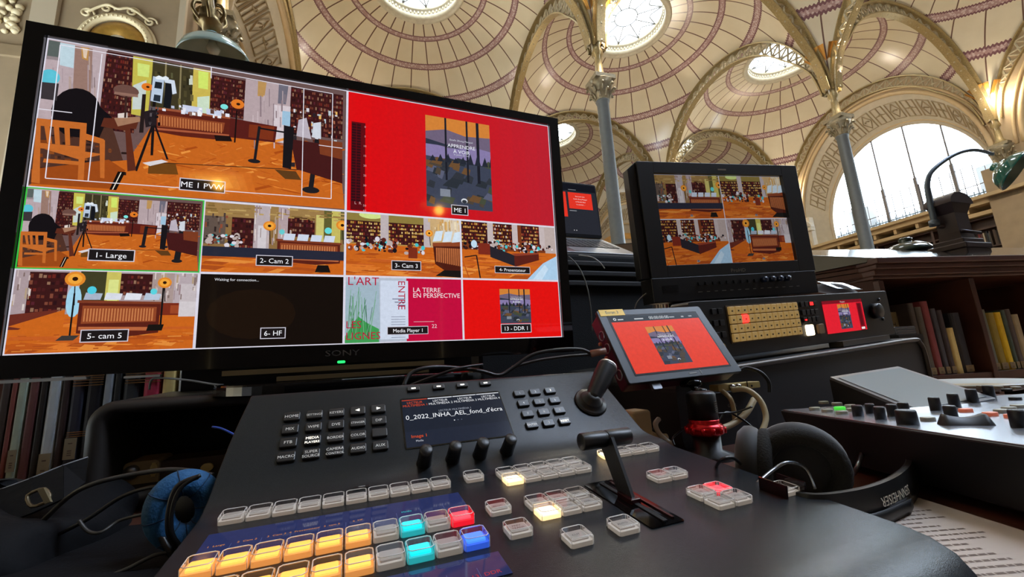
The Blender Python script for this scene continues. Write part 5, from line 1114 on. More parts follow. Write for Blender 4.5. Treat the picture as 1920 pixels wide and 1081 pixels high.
q = MB(); q.add(cl + fl_, [(0, 1, 5, 4), (1, 2, 6, 5), (2, 3, 7, 6), (3, 0, 4, 7), (0, 3, 2, 1)], None, True); q.build('display_wedge', bd_, black)
# plate at the rear of the board
pc = onz(1885, 716, bz + .01)
q = smooth_on(MB()); q.lathe([(.06, 0), (.1, .012), (.098, .015), (.06, .006), (.001, .005)], 48); o = q.build('ceramic_dish', None, mat('white_glaze', '#c9ccc6', .25)); o.matrix_world = Matrix.Translation((pc.x + .05, pc.y + .1, bz - .01)); tag(o, 'white round dish behind the control desk at the right edge', 'dish')
q = smooth_on(MB()); q.lathe([(.058, .0075), (.001, .007)], 40, caps=False); q.build('dish_centre', o, mat('beige_green_centre', '#8f7f58', .5, noise=.4, nscale=14))

# ================================================================== HEADPHONES ON THE TABLE, RIGHT
hp = thing('headphones', 'black headphones with lettered headband lying on the printed pages', 'headphones', Matrix.Translation((.34, .56, TZ)))
HI = hp.matrix_world.inverted(); hz = TZ + .033
def hpt(px, py, z=hz): return HI @ onz(px, py, z)
top_e = [hpt(*q_) for q_ in ((1420, 905), (1480, 918), (1530, 925), (1590, 919), (1640, 907), (1680, 889), (1703, 866), (1696, 847), (1662, 832), (1610, 820), (1560, 815))]
ctr = sum(top_e, Vec()) / len(top_e)
def cr_(P_, t):
    n_ = len(P_) - 1; k_ = min(int(t * n_), n_ - 1); f_ = t * n_ - k_; p0, p1, p2, p3 = P_[max(0, k_ - 1)], P_[k_], P_[k_ + 1], P_[min(n_, k_ + 2)]
    return .5 * ((2 * p1) + (p2 - p0) * f_ + (2 * p0 - 5 * p1 + 4 * p2 - p3) * f_ ** 2 + (3 * p1 - p0 - 3 * p2 + p3) * f_ ** 3)
BW = .03; q = smooth_on(MB())
def band(u, v):
    a = cr_(top_e, u); d2 = (cr_(top_e, min(1, u + .01)) - cr_(top_e, max(0, u - .01))); d2.z = 0; d2.normalize(); nn = Vec((d2.y, -d2.x, 0)); v4 = v * 4
    if v4 <= 1: o_, h_ = .0025, -BW * v4
    elif v4 <= 2: o_, h_ = .0025 - .005 * (v4 - 1), -BW
    elif v4 <= 3: o_, h_ = -.0025, -BW * (3 - v4)
    else: o_, h_ = -.0025 + .005 * (v4 - 3), 0
    return a + nn * (o_ + .0015 * math.sin(PI * min(1, max(0, -h_ / BW)))) + Vec((0, 0, h_))
q.grid(band, 60, 16); hb = q.build('headband', hp, mat('soft_black_band', '#131313', .42))
# lettering wrapped on the band, upside down as the band lies
def wrap_text(t_, u_start, h0, hgt, mirror_up, nm, m_):
    vs, fs = TEXT(t_, .02); sc_ = hgt / .72; w0 = min(v[0] for v in vs); tot = (max(v[0] for v in vs) - w0) * sc_
    Ls = [0]; pts_ = [cr_(top_e, k_ / 200) for k_ in range(201)]
    for k_ in range(200): Ls.append(Ls[-1] + (pts_[k_ + 1] - pts_[k_]).length)
    q_ = MB(); out = []
    for v in vs:
        s_ = u_start * Ls[-1] - (v[0] - w0) * sc_; s_ = max(0, min(Ls[-1] - 1e-6, s_)); k_ = max(i for i in range(201) if Ls[i] <= s_); k_ = min(k_, 199); f_ = (s_ - Ls[k_]) / (Ls[k_ + 1] - Ls[k_])
        a = pts_[k_].lerp(pts_[k_ + 1], f_); d2 = (pts_[k_ + 1] - pts_[k_]); d2.z = 0; d2.normalize(); nn = Vec((d2.y, -d2.x, 0)); hh = h0 - v[1] * sc_
        out.append(a + nn * (.0031 + .0015 * math.sin(PI * min(1, max(0, -hh / BW)))) + Vec((0, 0, hh)))
    q_.add(out, fs, None, True); return q_.build(nm, hb, m_)
hl_ = mat('silver_band_print', '#d0c8b4', .5); wrap_text('SENNHEISER', .425, -.0095, .0078, 0, 'band_lettering', hl_)

q = smooth_on(MB()); low = [p_ - Vec((0, 0, .018)) + (p_ - ctr).normalized() * .007 for p_ in top_e[1:6]]
def band2(u, v):
    a = cr_(low, u); d2 = (cr_(low, min(1, u + .01)) - cr_(low, max(0, u - .01))); d2.z = 0; d2.normalize(); nn = Vec((d2.y, -d2.x, 0)); return a + nn * (.002 if v < .5 else -.001) + Vec((0, 0, (-.014 * v * 2 if v <= .5 else -.014 * (2 - 2 * v))))
q.grid(band2, 30, 4); q.build('second_band', hp, mat('soft_black_band'), solid=.001)
def cup(px, py, hh_, R_, yaw_, tilt, th_=.024):
    c = onz(px, py, TZ + hh_); R_ = R_ / FPX * c.y * .98; m_ = HI @ (Matrix.Translation(c) @ Matrix.Rotation(yaw_, 4, 'Z') @ Matrix.Rotation(tilt, 4, 'X'))
    q_ = smooth_on(MB()); q_.lathe([(.001, -th_ * .1), (R_ * .55, -th_ * .08), (R_ * .8, .0), (R_ * .97, th_ * .25), (R_, th_ * .5), (R_ * .95, th_ * .75), (R_ * .82, th_)], 40, m_ @ Matrix.Scale(1, 4)); e1 = q_.build('ear_cup', hp, mat('velvet_black_cup', '#0a0a0b', .7, sheen=.3))
    q_ = smooth_on(MB()); q_.tube([m_ @ Vec((R_ * .78 * math.cos(v), R_ * .78 * math.sin(v), th_ * 1.05)) for v in [2 * PI * k_ / 24 for k_ in range(24)]], R_ * .2, 10, True, 1); q_.build('ear_pad', e1, mat('worn_velour_pad', '#191917', .95, bump=.6, bscale=500))
    return c, m_
c1, m1 = cup(1494, 860, .036, 73, -.45, PI / 2 + .2); c2, m2 = cup(1385, 862, .036, 62, 1.0, PI / 2 + .1)
q = smooth_on(MB()); q.tube([hpt(1420, 905), hpt(1450, 880, TZ + .04), hpt(1478, 866, TZ + .045), hpt(1510, 878, TZ + .035), hpt(1528, 915, TZ + .02)], .0016, 6, False, 6); q.build('wire_yoke', hp, alu)
q = smooth_on(MB()); q.tube([hpt(1618, 842, TZ + .03), hpt(1610, 870, TZ + .02), hpt(1600, 888, TZ + .008)], .0025, 6, False, 5); q.build('slider', hp, alu)
q = smooth_on(MB()); q.tube([hpt(1340, 880, TZ + .03), hpt(1352, 862, TZ + .05), hpt(1375, 858, TZ + .05), hpt(1395, 880, TZ + .03), hpt(1398, 905, TZ + .012)], .0017, 6, False, 6); q.build('cup_cable', hp, black)
# printed pages
rp = random.Random(21)
def sheet(pts, nm, lb, z, lines, seed):
    o_ = thing(nm, lb, 'paper', Matrix.Translation((pts[0].x, pts[0].y, z))); I_ = o_.matrix_world.inverted(); P4 = [I_ @ Vec((q_.x, q_.y, z)) for q_ in pts]
    k_ = MB(); k_.prism([(q_.x, q_.y) for q_ in P4], 0, .0012); k_.build('page', o_, paperm)
    r_ = random.Random(seed); k_ = MB(); a, b2, c, d2 = P4
    bil = lambda u, v: (a * (1 - u) + b2 * u) * (1 - v) + (d2 * (1 - u) + c * u) * v
    for j_ in range(lines):
        v = .06 + .88 * j_ / lines; u = .07; end = r_.uniform(.7, .93)
        while u < end:
            w_ = r_.uniform(.008, .03); e2 = .3 / lines * .88
            p_ = [bil(u, v), bil(min(.95, u + w_), v), bil(min(.95, u + w_), v + e2), bil(u, v + e2)]; k_.add([(x.x, x.y, .0014) for x in p_], [(0, 1, 2, 3)], None, True); u += w_ + .005
    k_.build('printed_text', o_, mat('page_ink', '#6a5a50', .8)); return o_
f1, f2 = onz(1560, 905, TZ), onz(1735, 915, TZ)
ed = BD.m.inverted()
pA = BD.w(-.003, -.09, 0); pB = BD.w(-.006, -.60, 0); rr_ = -BD.r
sheet([pB + rr_ * .25 - BD.u * 0, pB + rr_ * .004, BD.w(-.004, -.17, 0), BD.w(-.004, -.17, 0) + rr_ * .235], 'printed_page', 'printed text page beside the control desk, half under the headband', TZ + .0005, 46, 31)

# ================================================================== BOOKCASE, RIGHT
K = Frame(atd(1640, 487, 1.62), (.985, .174, 0), (0, 0, 1)); kz0 = 0
bk = thing('desk_bookcase', 'low dark wooden bookcase with sloping glossy top at the right', 'bookcase', K.m)
# local: x right, y up, z toward us
ytop = 0; yb2 = K.loc(1740, 706)[1]; zf = K.o.z
q = MB()
for (y, h_, z_) in ((-.012, .024, .03), (-.034, .02, .022), (-.055, .024, .012), (-.072, .014, .004)): q.box((.75, y, z_ / 2 - .2), (1.56 + z_, h_, .4 + z_ * 2 - .0))
q.build('cornice_moulding', bk, wood, bevel=.004)
sl = .365; dpt = .52
q = MB(); q.add([(-.03, 0, .035), (1.6, 0, .035), (1.6, dpt * sl, -dpt), (-.33, dpt * sl * 1.0, -dpt), (-.03, -.012, .035), (1.6, -.012, .035), (1.6, -.02, -dpt), (-.33, -.02, -dpt)], [(0, 1, 2, 3), (4, 7, 6, 5), (0, 4, 5, 1), (1, 5, 6, 2), (2, 6, 7, 3), (3, 7, 4, 0)], None, True); q.build('sloping_top', bk, mat('waxed_black_top', '#1a1512', .16, coat=.6), bevel=.003)
q = MB(); q.box((.75, (yb2 - zf + 0) / 2 - .0 + 0 if False else -zf / 2 - .03, -.4), (1.5, zf - .07, .02)); q.box((.75, yb2 - .015, -.2), (1.5, .03, .4)); q.box((.75, yb2 - .3, -.2), (1.5, .03, .4)); q.box((.75, -zf + .04, -.2), (1.52, .08, .42)); q.build('shelves', bk, wood)
for x_, nm in ((.0, 'side_panel'), (.445, 'upright'), (1.05, 'upright'), (1.5, 'side_panel')): q = MB(); q.box((x_, -.08 - (zf - .08) / 2, -.19), (.024, zf - .09, .39)); q.build(nm, bk, wood, bevel=.002)
q = MB(); q.add([(-.0, -.08, .0), (-.3, -.08, -.42), (-.3, -zf, -.42), (0, -zf, 0), (-.0, -.08, -.02), (-.28, -.08, -.42), (-.28, -zf, -.42), (0, -zf, -.02)], [(0, 3, 2, 1), (4, 5, 6, 7), (0, 1, 5, 4), (0, 4, 7, 3), (1, 2, 6, 5)], None, True)
for (y, h_, o_) in ((-.012, .024, .03), (-.034, .02, .022), (-.055, .024, .012)): q.tube([(.0 + o_ * .3, y, o_ * .6), (-.33, y + .0, -.46 + o_ * .3)], h_ * .55, 4, False, 1)
q.build('angled_end', bk, wood)
bkmats = {}
def book(par_frame, x, ybase, w_, h_, col, lean=0., label=None, lab_tag=None, grp=None, bands=0, depth=.16, z=-.03, nm='book', lt='#b8aa88', bc_='#b07a3a', tagh=.035, tagy=.03):
    o_ = thing(nm, label, 'book', par_frame.m @ Matrix.Translation((x, ybase, z)) @ Matrix.Rotation(lean, 4, 'Z'), grp)
    q_ = MB(); q_.rbox(w_, depth, h_, w_ * .3, 0, w_ / 2, -depth / 2, 3, .001, Matrix(((1, 0, 0, 0), (0, 0, 1, 0), (0, 1, 0, 0), (0, 0, 0, 1))) @ Matrix.Identity(4)); 
    q_.build('cover', o_, mat('cover_' + col, col, .55, noise=.15, nscale=25))
    if lab_tag: q_ = MB(); q_.box((w_ / 2, tagy + tagh / 2, .0008), (w_ * .86, tagh, .0012)); t_ = q_.build('shelf_mark', o_, mat('shelf_mark_' + lt, lt, .7)); q_ = MB(); [q_.box((w_ / 2, tagy + tagh * f_, .0016), (w_ * .3, tagh * .05, .0004)) for f_ in (.2, .3, .4, .75)]; q_.build('mark_print', t_, mat('page_ink'))
    for b3 in range(bands): q_ = MB(); q_.box((w_ / 2, h_ - .012 - b3 * .0075, .0006), (w_ * .96, .0028, .001)); q_.build('gilt_band', o_, mat('gilt_stamp', bc_, .4, .4))
    return o_
def pxbook(Fr, x0, x1, yt, yb_, col, lean=0, base_y=None, **k):
    zo_ = k.get('z', -.03); a, _ = Fr.loc(x0, yb_, zo_); b2, _ = Fr.loc(x1, yb_, zo_); y0 = Fr.loc((x0 + x1) / 2, yb_)[1] if base_y is None else base_y; y1 = Fr.loc((x0 + x1) / 2, yt)[1]
    return book(Fr, a, y0, abs(b2 - a) * .95, (y1 - y0), col, lean, **k)
RB = [(1735, 1746, 565, '#2e2824', 'dark slim book with a pale shelf mark next to the rack case', 1), (1748, 1760, 572, '#39342e', 'grey brown book left of the dark red spine', 1), (1762, 1775, 561, '#5e2a2c', 'dark red spined book in the right bookcase', 1), (1777, 1786, 575, '#2c2d33', 'slate spined book right of the dark red one', 1), (1788, 1798, 578, '#2a2224', 'dark maroon spined book in the right bookcase', 1), (1800, 1812, 612, '#a08a58', 'short narrow cream book in the right bookcase', 0), (1814, 1832, 583, '#1d1d22', 'wide black book before the bookcase upright', 1)]
def lighter(c_, f_=1.75): return '#' + ''.join('%02x' % min(255, int(int(c_[i:i + 2], 16) * f_ + 12)) for i in (1, 3, 5))
for (x0, x1, yt, c, lb, tg) in RB: pxbook(K, x0, x1, yt, 704, lighter(c, 1.5), lean=.0, base_y=yb2, label=lb, lab_tag=tg, grp='books on the right bookcase shelf', tagh=.026, tagy=.004, lt='#9c8660')
RB2 = [(1868, 1881, 577, '#4a4c42', 'grey green book right of the bookcase upright', 1), (1882, 1897, 583, '#6a5a20', 'olive brown book beside the yellow one', 1), (1898, 1910, 582, '#b08a14', 'bright yellow spined book in the right bookcase', 1), (1911, 1918, 578, '#2f3a34', 'dark green book right of the yellow one', 1), (1919, 1929, 576, '#3a3230', 'brown black book at the right picture edge', 1), (1930, 1943, 586, '#7d7158', 'taupe book at the very end of the shelf', 1)]
for (x0, x1, yt, c, lb, tg) in RB2: pxbook(K, x0, x1, yt, 700, lighter(c, 1.4), base_y=yb2, label=lb, lab_tag=tg, grp='books on the right bookcase shelf', tagh=.026, tagy=.004, lt='#9c8660')
o = pxbook(K, 1672, 1722, 580, 700, '#8f815c', base_y=yb2, label='cream book with large black letters reading THE', lab_tag=0, grp='books on the right bookcase shelf', z=-.08)
q = MB(); q.text('THE', .052, .19, .022, .0012, rot=-PI / 2, bold=.03); q.build('spine_lettering', o, mat('black_print')); q = MB(); q.box((.03, .19, .0007), (.03, .05, .001)); q.build('cover_photo', o, mat('dark_photo_print', '#2c2522', .6))
# aluminium box behind the panel
ac = Frame(atd(1683, 620, 1.18), (.97, .24, 0), (0, 0, 1)); al = thing('metal_box', 'small ribbed aluminium box behind the right end of the panel', 'box', ac.m)
q = MB(); q.rbox(.075, .024, .1, .003, -.1, .03, 0); q.build('box_body', al, alu); q = MB()
for k_ in range(3): q.box((.03, -.007 + k_ * .007, .001), (.07, .002, .003))
q.build('box_ribs', al, chrome); q = MB(); q.box((.03, -.02 + 0, -.05), (.09, .016, .12)); q.build('rubber_base', al, black)
# clear sheet
q = MB(); SH = Frame(atd(1575, 535, 1.3), (.9, .42, 0), (-.25, .5, .35)); q.box((0, 0, 0), (.14, .06, .001)); o = q.build('clear_document_sleeve', None, clear_plastic('hazy_sleeve', (.75, .72, .72, 1), .15)); o.matrix_world = SH.m; tag(o, 'transparent sleeve leaning behind the production monitor', 'document sleeve')
o = thing('dark_cloth_bundle', 'crumpled grey cloth behind the production monitor', 'cloth', SH.m @ Matrix.Translation((-.05, -.02, -.03))); bpy.data.objects.remove(o)
q = smooth_on(MB()); q.grid(lambda u, v: (-.09 + .2 * u, -.05 + .1 * v + .01 * math.sin(9 * u), -.03 + .03 * math.sin(PI * u) * math.sin(PI * v) + .008 * math.sin(14 * u + 5 * v)), 24, 12); o = q.build('grey_cloth', None, mat('grey_fabric', '#4a4644', .85)); o.matrix_world = SH.m; tag(o, 'crumpled grey cloth under the transparent sleeve', 'cloth')

# ================================================================== READING LAMPS
enam = mat('green_grey_enamel', '#8fa8a0', .15, coat=.5); enam_in = mat('lamp_inner_enamel', '#8e9a8c', .25); bronze = mat('aged_bronze', '#7a6845', .35, .85, noise=.2, nscale=40)
def shade_prof(R_): return [(R_, 0), (R_ * 1.015, R_ * .02), (R_ * .98, R_ * .12), (R_ * .86, R_ * .36), (R_ * .64, R_ * .56), (R_ * .4, R_ * .68), (R_ * .24, R_ * .74), (R_ * .22, R_ * .9), (R_ * .16, R_ * .95)]
def lamp_shade(th_, M_, R_, outer, inner):
    q_ = smooth_on(MB()); q_.lathe(shade_prof(R_), 44, M_, caps=False); q_.lathe([(R_ * .16, R_ * .95), (.001, R_ * .96)], 44, M_, caps=False); s_ = q_.build('lamp_shade', th_, outer)
    q_ = smooth_on(MB()); q_.lathe([(R_ * .985, .001)] + [(r_ * .97, z_ - R_ * .012) for r_, z_ in shade_prof(R_)[2:7]], 44, M_, caps=False); q_.lathe([(R_ * .24, R_ * .70), (.001, R_ * .7)], 30, M_, caps=False); q_.build('shade_lining', s_, inner)
    q_ = smooth_on(MB()); q_.lathe([(.001, R_ * .2), (R_ * .14, R_ * .24), (R_ * .2, R_ * .38), (R_ * .12, R_ * .56), (R_ * .09, R_ * .7)], 24, M_); q_.build('bulb', s_, mat('unlit_bulb_glass', '#c9cdc4', .2))
lc_ = atd(402, 112, 1.0)
lm = thing('hanging_reading_lamp', 'grey green enamel lamp with bronze fitting above the big television', 'lamp', Matrix.Translation(lc_))
TL = Matrix.Rotation(-.1, 4, 'Y') @ Matrix.Rotation(.1, 4, 'X'); RL = .083
lamp_shade(lm, TL, RL, enam, enam_in)
q = smooth_on(MB()); q.lathe([(.02, .078), (.022, .095), (.028, .1), (.03, .115), (.02, .125), (.024, .14), (.014, .15), (.012, .25), (.012, .5)], 20, TL)
for k_ in range(6):
    v = 2 * PI * k_ / 6; q.tube([TL @ Vec((.018 * math.cos(v), .018 * math.sin(v), .1)), TL @ Vec((.04 * math.cos(v), .04 * math.sin(v), .125)), TL @ Vec((.036 * math.cos(v), .036 * math.sin(v), .15)), TL @ Vec((.02 * math.cos(v), .02 * math.sin(v), .16))], .005, 6, False, 4)
q.build('bronze_fitting', lm, bronze)
q = smooth_on(MB()); q.tube([TL @ Vec((0, 0, .48)), (-.01, .03, .62), (-.08, .1, .66), (-.2, .2, .5), (-.22, .22, 0), (-.22, .22, -.3), (-.22, .22, TZ - lc_.z + .03)], .009, 8, False, 8); q.lathe([(.08, TZ - lc_.z + .0), (.08, TZ - lc_.z + .015), (.02, TZ - lc_.z + .03)], 24, Matrix.Translation((-.22, .22, 0))); q.build('lamp_stand', lm, bronze)
# right: gooseneck lamp on the bookcase top
gb = atd(1800, 470, 2.0)
gl_ = thing('gooseneck_lamp', 'green glass lamp on a curved arm rising from a dark pedestal on the bookcase', 'lamp', Matrix.Translation(gb) @ Matrix.Rotation(.3, 4, 'Z'))
IG = gl_.matrix_world.inverted(); dk = mat('dark_cast_iron', '#2a1d20', .4, .3)
def gpt(px, py, dist): return IG @ atd(px, py, dist)
hgt = (atd(1800, 366, 2.0) - gb).length
q = MB(); q.box((0, 0, -.05), (.19, .14, .1)); q.box((0, 0, .01), (.2, .15, .03)); q.box((0, 0, .035), (.16, .12, .03)); q.build('pedestal_base', gl_, dk, bevel=.006)
q = smooth_on(MB()); q.add([(x * w2, y * d2, z) for z, w2, d2 in ((.04, .055, .045), (hgt * .3, .05, .04), (hgt * .62, .05, .04), (hgt * .78, .075, .05)) for x, y in ((-1, -1), (1, -1), (1, 1), (-1, 1))], [(0, 1, 5, 4), (1, 2, 6, 5), (2, 3, 7, 6), (3, 0, 4, 7), (4, 5, 9, 8), (5, 6, 10, 9), (6, 7, 11, 10), (7, 4, 8, 11), (8, 9, 13, 12), (9, 10, 14, 13), (10, 11, 15, 14), (11, 8, 12, 15)], None, True)
q.grid(lambda u, v: (.085 * math.cos(PI * u), -.055 + .11 * v, hgt * .78 + .055 * math.sin(PI * u)), 16, 3); q.add([(-.085, -.055, hgt * .78), (.085, -.055, hgt * .78), (.085, .055, hgt * .78), (-.085, .055, hgt * .78)], [(0, 1, 2, 3)]); q.add([(.085 * math.cos(PI * k_ / 10), -.055, hgt * .78 + .055 * math.sin(PI * k_ / 10)) for k_ in range(11)], [tuple(range(11))]); q.build('pedestal', gl_, dk)
q = smooth_on(MB()); q.tube([gpt(1752, 415, 2.0), gpt(1742, 370, 2.0), gpt(1739, 342, 2.0), gpt(1750, 318, 2.0), gpt(1788, 291, 2.0), gpt(1826, 281, 2.0), gpt(1862, 289, 2.0)], lambda t_: .0135 - .006 * t_, 10, False, 8); q.lathe([(.02, -.01), (.02, .02)], 12, Matrix.Translation(gpt(1752, 420, 2.0))); q.build('curved_arm', gl_, mat('pewter_arm', '#59636e', .35, .6))
q = smooth_on(MB()); q.tube([gpt(1760, 424, 2.0), gpt(1790, 424, 2.0)], .012, 8, False, 1); q.tube([gpt(1800, 432, 1.95), gpt(1838, 436, 1.95)], .008, 8, False, 1); q.build('clamp', gl_, dk)
Cg = gpt(1906, 320, 2.0); MG = Matrix.Translation(Cg) @ Matrix.Rotation(-1.25, 4, 'Z') @ Matrix.Rotation(-.9, 4, 'Y'); lamp_shade(gl_, MG, .1, mat('dark_green_glass', '#1f5a50', .08, coat=1.), mat('green_shade_lining', '#5a6a5c', .35))
# second shade low behind the bookcase
c = atd(1702, 470, 2.25); sl_ = thing('desk_lamp', 'low dark green domed lamp shade behind the bookcase top', 'lamp', Matrix.Translation((c.x, c.y, 0)))
q = smooth_on(MB()); q.lathe([(.11, c.z - .012), (.108, c.z - .002), (.09, c.z + .022), (.055, c.z + .04), (.025, c.z + .047), (.028, c.z + .055), (.03, c.z + .066), (.02, c.z + .075), (.001, c.z + .078)], 40); q.build('lamp_shade', sl_, mat('dark_green_enamel', '#26352f', .12, coat=.6)); q = smooth_on(MB()); q.lathe([(.09, 0), (.09, .02), (.012, .04), (.012, c.z + .03)], 20); q.build('lamp_post', sl_, dk)

# ================================================================== LEFT: BOOKS, CASE, BAG, HEADPHONES
BL = Frame(R(Vec((-.27995, .68189, .2831)) * 1.28), (.92657, .37613, 0), (0, 0, 1))
yb3 = BL.loc(100, 915)[1]
LB = [(-28, -10, 700, '#2a221e', 0, 0, 'dark brown book at the left picture edge'), (-8, 2, 700, '#3a1d1a', 0, 0, 'maroon sliver of a book left of the grey green one'), (4, 24, 702, '#4c544c', 1, 0, 'grey green cloth book, leftmost with a white shelf mark'), (26, 46, 700, '#2e1a1a', 0, 0, 'dark maroon book between the two grey books'), (48, 62, 704, '#14110f', 0, 0, 'narrow black book under the television corner'), (63, 90, 702, '#565c60', 1, 0, 'wide blue grey cloth book with a white shelf mark'), (91, 107, 706, '#1f1213', 0, 0, 'dark wine book left of the banded volume'), (108, 136, 704, '#181a26', 1, 7, 'navy volume with gilt bands and cream shelf mark'), (138, 170, 700, '#08090f', 0, 0, 'thick black book right of the banded volume'), (172, 190, 706, '#44484c', 0, 0, 'grey book behind the corner of the open rack'), (192, 206, 706, '#151515', 0, 0, 'black book behind the open rack'), (208, 243, 700, '#1c1f22', 0, 5, 'black volume with gilt lines behind the open rack'), (248, 282, 700, '#8a2238', 0, 0, 'crimson book behind the open rack'), (285, 312, 702, '#a8935c', 0, 0, 'cream book right of the crimson one'), (316, 345, 702, '#5c5f64', 0, 0, 'pale grey book behind the television stand'), (348, 400, 705, '#3c1c18', 0, 0, 'red brown book behind the television stand')]
for (x0, x1, yt, c_, tg, bn_, lb) in LB: pxbook(BL, x0, x1, 640, 915, lighter(c_, 2.3 if 'grey' in lb else 1.4), base_y=yb3, label=lb, lab_tag=tg, bands=0, grp='books on the left shelf', tagh=abs(BL.loc(x0, {4: 845, 63: 852, 108: 823}.get(x0, 850))[1] - BL.loc(x0, {4: 886, 63: 905, 108: 863}.get(x0, 890))[1]), tagy=BL.loc(x0, {4: 886, 63: 905, 108: 863}.get(x0, 890))[1] - yb3, lt='#a0967c', z=-.0, depth=.2)
def spine_bands(x0, x1, ys):
    for y_ in ys:
        pass
bb_ = [o_ for o_ in COL.objects if o_.get('label', '').startswith(('navy volume', 'black volume'))]
for o_ in bb_:
    q = MB(); wd = .05 if 'navy' in o_['label'] else .065
    for y_ in (706, 710, 714, 719, 724, 811, 815, 819): yy = BL.loc(125, y_)[1] - yb3; q.box((wd / 2 - .003, yy, .0007), (wd * .8, .0013, .001))
    q.build('gilt_bands', o_, mat('gilt_stamp', '#94683a', .5, .2))
bs_ = thing('low_bookshelf', 'dark wooden shelf carrying the books at the left', 'bookcase', BL.m)
q = MB(); q.box((-.4, yb3 - .012, -.12), (1.3, .024, .3)); q.build('shelf_board', bs_, wood, bevel=.002); q = MB(); q.box((-.4, yb3 + .16, -.27), (1.3, .36, .02)); q.build('back_panel', bs_, wood)
for x_ in (-1.05, .25): q = MB(); q.box((x_, yb3 + .14, -.12), (.03, .36, .3)); q.build('side_panel', bs_, wood)
q = MB(); q.box((-.4, yb3 - (BL.o.z + yb3) / 2 - .01, -.1), (1.26, BL.o.z + yb3 - .03, .26)); q.build('lower_carcass', bs_, wood)
# open rack with rounded frame
RK = Frame(R(Vec((-.27995, .68189, .2831)) * .93), (.92657, .37613, 0), (.012, -.03, .9995))
a = RK.loc(152, 760); b_ = RK.loc(196, 790); xr2 = RK.loc(560, 735)[0]; xl = RK.loc(152, 800)[0]; yt2 = RK.loc(300, 746)[1]; xi = RK.loc(193, 850)[0]; yi = RK.loc(300, 772)[1]; ybm = TZ - RK.o.z + .004
rk = thing('open_rack', 'open black rack with rounded moulded frame left of the switcher', 'equipment rack', RK.m)
def rr_outline(x0, y0, x1, y1, r_, n_=7):
    o_ = []
    for (cx_, cy_, a0_) in ((x1 - r_, y1 - r_, 0), (x0 + r_, y1 - r_, PI / 2), (x0 + r_, y0 + r_, PI), (x1 - r_, y0 + r_, 1.5 * PI)):
        for k_ in range(n_ + 1): v = a0_ + PI / 2 * k_ / n_; o_.append((cx_ + r_ * math.cos(v), cy_ + r_ * math.sin(v)))
    return o_
oo_ = rr_outline(xl, ybm, xr2, yt2, .03); ii_ = rr_outline(xi, ybm + .02, xr2 - (xi - xl), yi, .012); n_ = len(oo_)
q = smooth_on(MB()); vs = [(x, y, -.012) for x, y in oo_] + [(x, y, -.002) for x, y in rr_outline(xl + .004, ybm + .004, xr2 - .004, yt2 - .004, .027)] + [(x, y, 0) for x, y in rr_outline(xi - .006, ybm + .014, xr2 - (xi - xl) + .006, yi + .006, .014)] + [(x, y, -.01) for x, y in ii_] + [(x, y, -.17) for x, y in ii_]
fs = []
for r_ in range(4): fs += [(r_ * n_ + k_, r_ * n_ + (k_ + 1) % n_, (r_ + 1) * n_ + (k_ + 1) % n_, (r_ + 1) * n_ + k_) for k_ in range(n_)]
fs.append(tuple(range(4 * n_, 5 * n_))); q.add(vs, fs); q.build('moulded_frame', rk, mat('brown_black_moulding', '#1d1916', .5))
q = smooth_on(MB()); vs = [(x, y, -.012) for x, y in oo_] + [(x, y, -.19) for x, y in oo_]; q.add(vs, [(k_, (k_ + 1) % n_, n_ + (k_ + 1) % n_, n_ + k_) for k_ in range(n_)] + [tuple(range(n_, 2 * n_))]); q.build('rack_shell', rk, black)
def rkbox(px0, py0, px1, py1, z_, d_, nm, m_, **k):
    x0, y1_ = RK.loc(px0, py0, z_); x1, y0 = RK.loc(px1, py1, z_); q_ = MB(); q_.rbox(abs(x1 - x0), abs(y1_ - y0), d_, .006, z_ - d_, (x0 + x1) / 2, (y0 + y1_) / 2); return q_.build(nm, rk, m_, **k)
rkbox(232, 868, 294, 935, -.05, .05, 'power_unit', mat('khaki_unit', '#8c8060', .5)); rkbox(294, 866, 425, 930, -.055, .05, 'rack_unit', mat('brown_unit', '#40362e', .5)); rkbox(282, 868, 293, 892, -.048, .004, 'cream_label', mat('cream_tag', '#d8c888', .6)); rkbox(376, 870, 399, 882, -.048, .004, 'cream_switch', mat('cream_tag'))
q = smooth_on(MB()); x_, y_ = RK.loc(247, 884, -.05); q.lathe([(.009, -.05), (.008, -.044), (.003, -.042)], 20, Matrix.Translation((x_, y_, 0))); q.build('round_socket', rk, alu)
q = MB()
for k_ in range(4): x_, y_ = RK.loc(249, 810 + k_ * 17, -.1); q.box((x_, y_, -.1), (.002, .002, .002))
q.box((RK.loc(235, 840, -.1)[0], RK.loc(235, 840, -.1)[1], -.12), (.03, .1, .03)); q.build('rack_rail', rk, mat('rail_dark', '#15120f', .4, .4))
q = smooth_on(MB()); TBm = Matrix.Translation((.1, .72, 0)) @ Matrix.Rotation(YT, 4, 'Z')
q.grid(lambda u, v: (-1.29 + u * 1.0 , -.61 + .62 * v, TZ + .004 + .003 * math.sin(17 * u + 4 * v) + .003 * math.sin(9 * v + 11 * u)), 40, 24); o = q.build('black_table_cloth', None, mat('black_drape', '#07080c', .85, bump=.3, bscale=400, spec=.2)); o.matrix_world = TBm; tag(o, 'wrinkled black cloth spread on the table left of the switcher', 'cloth')
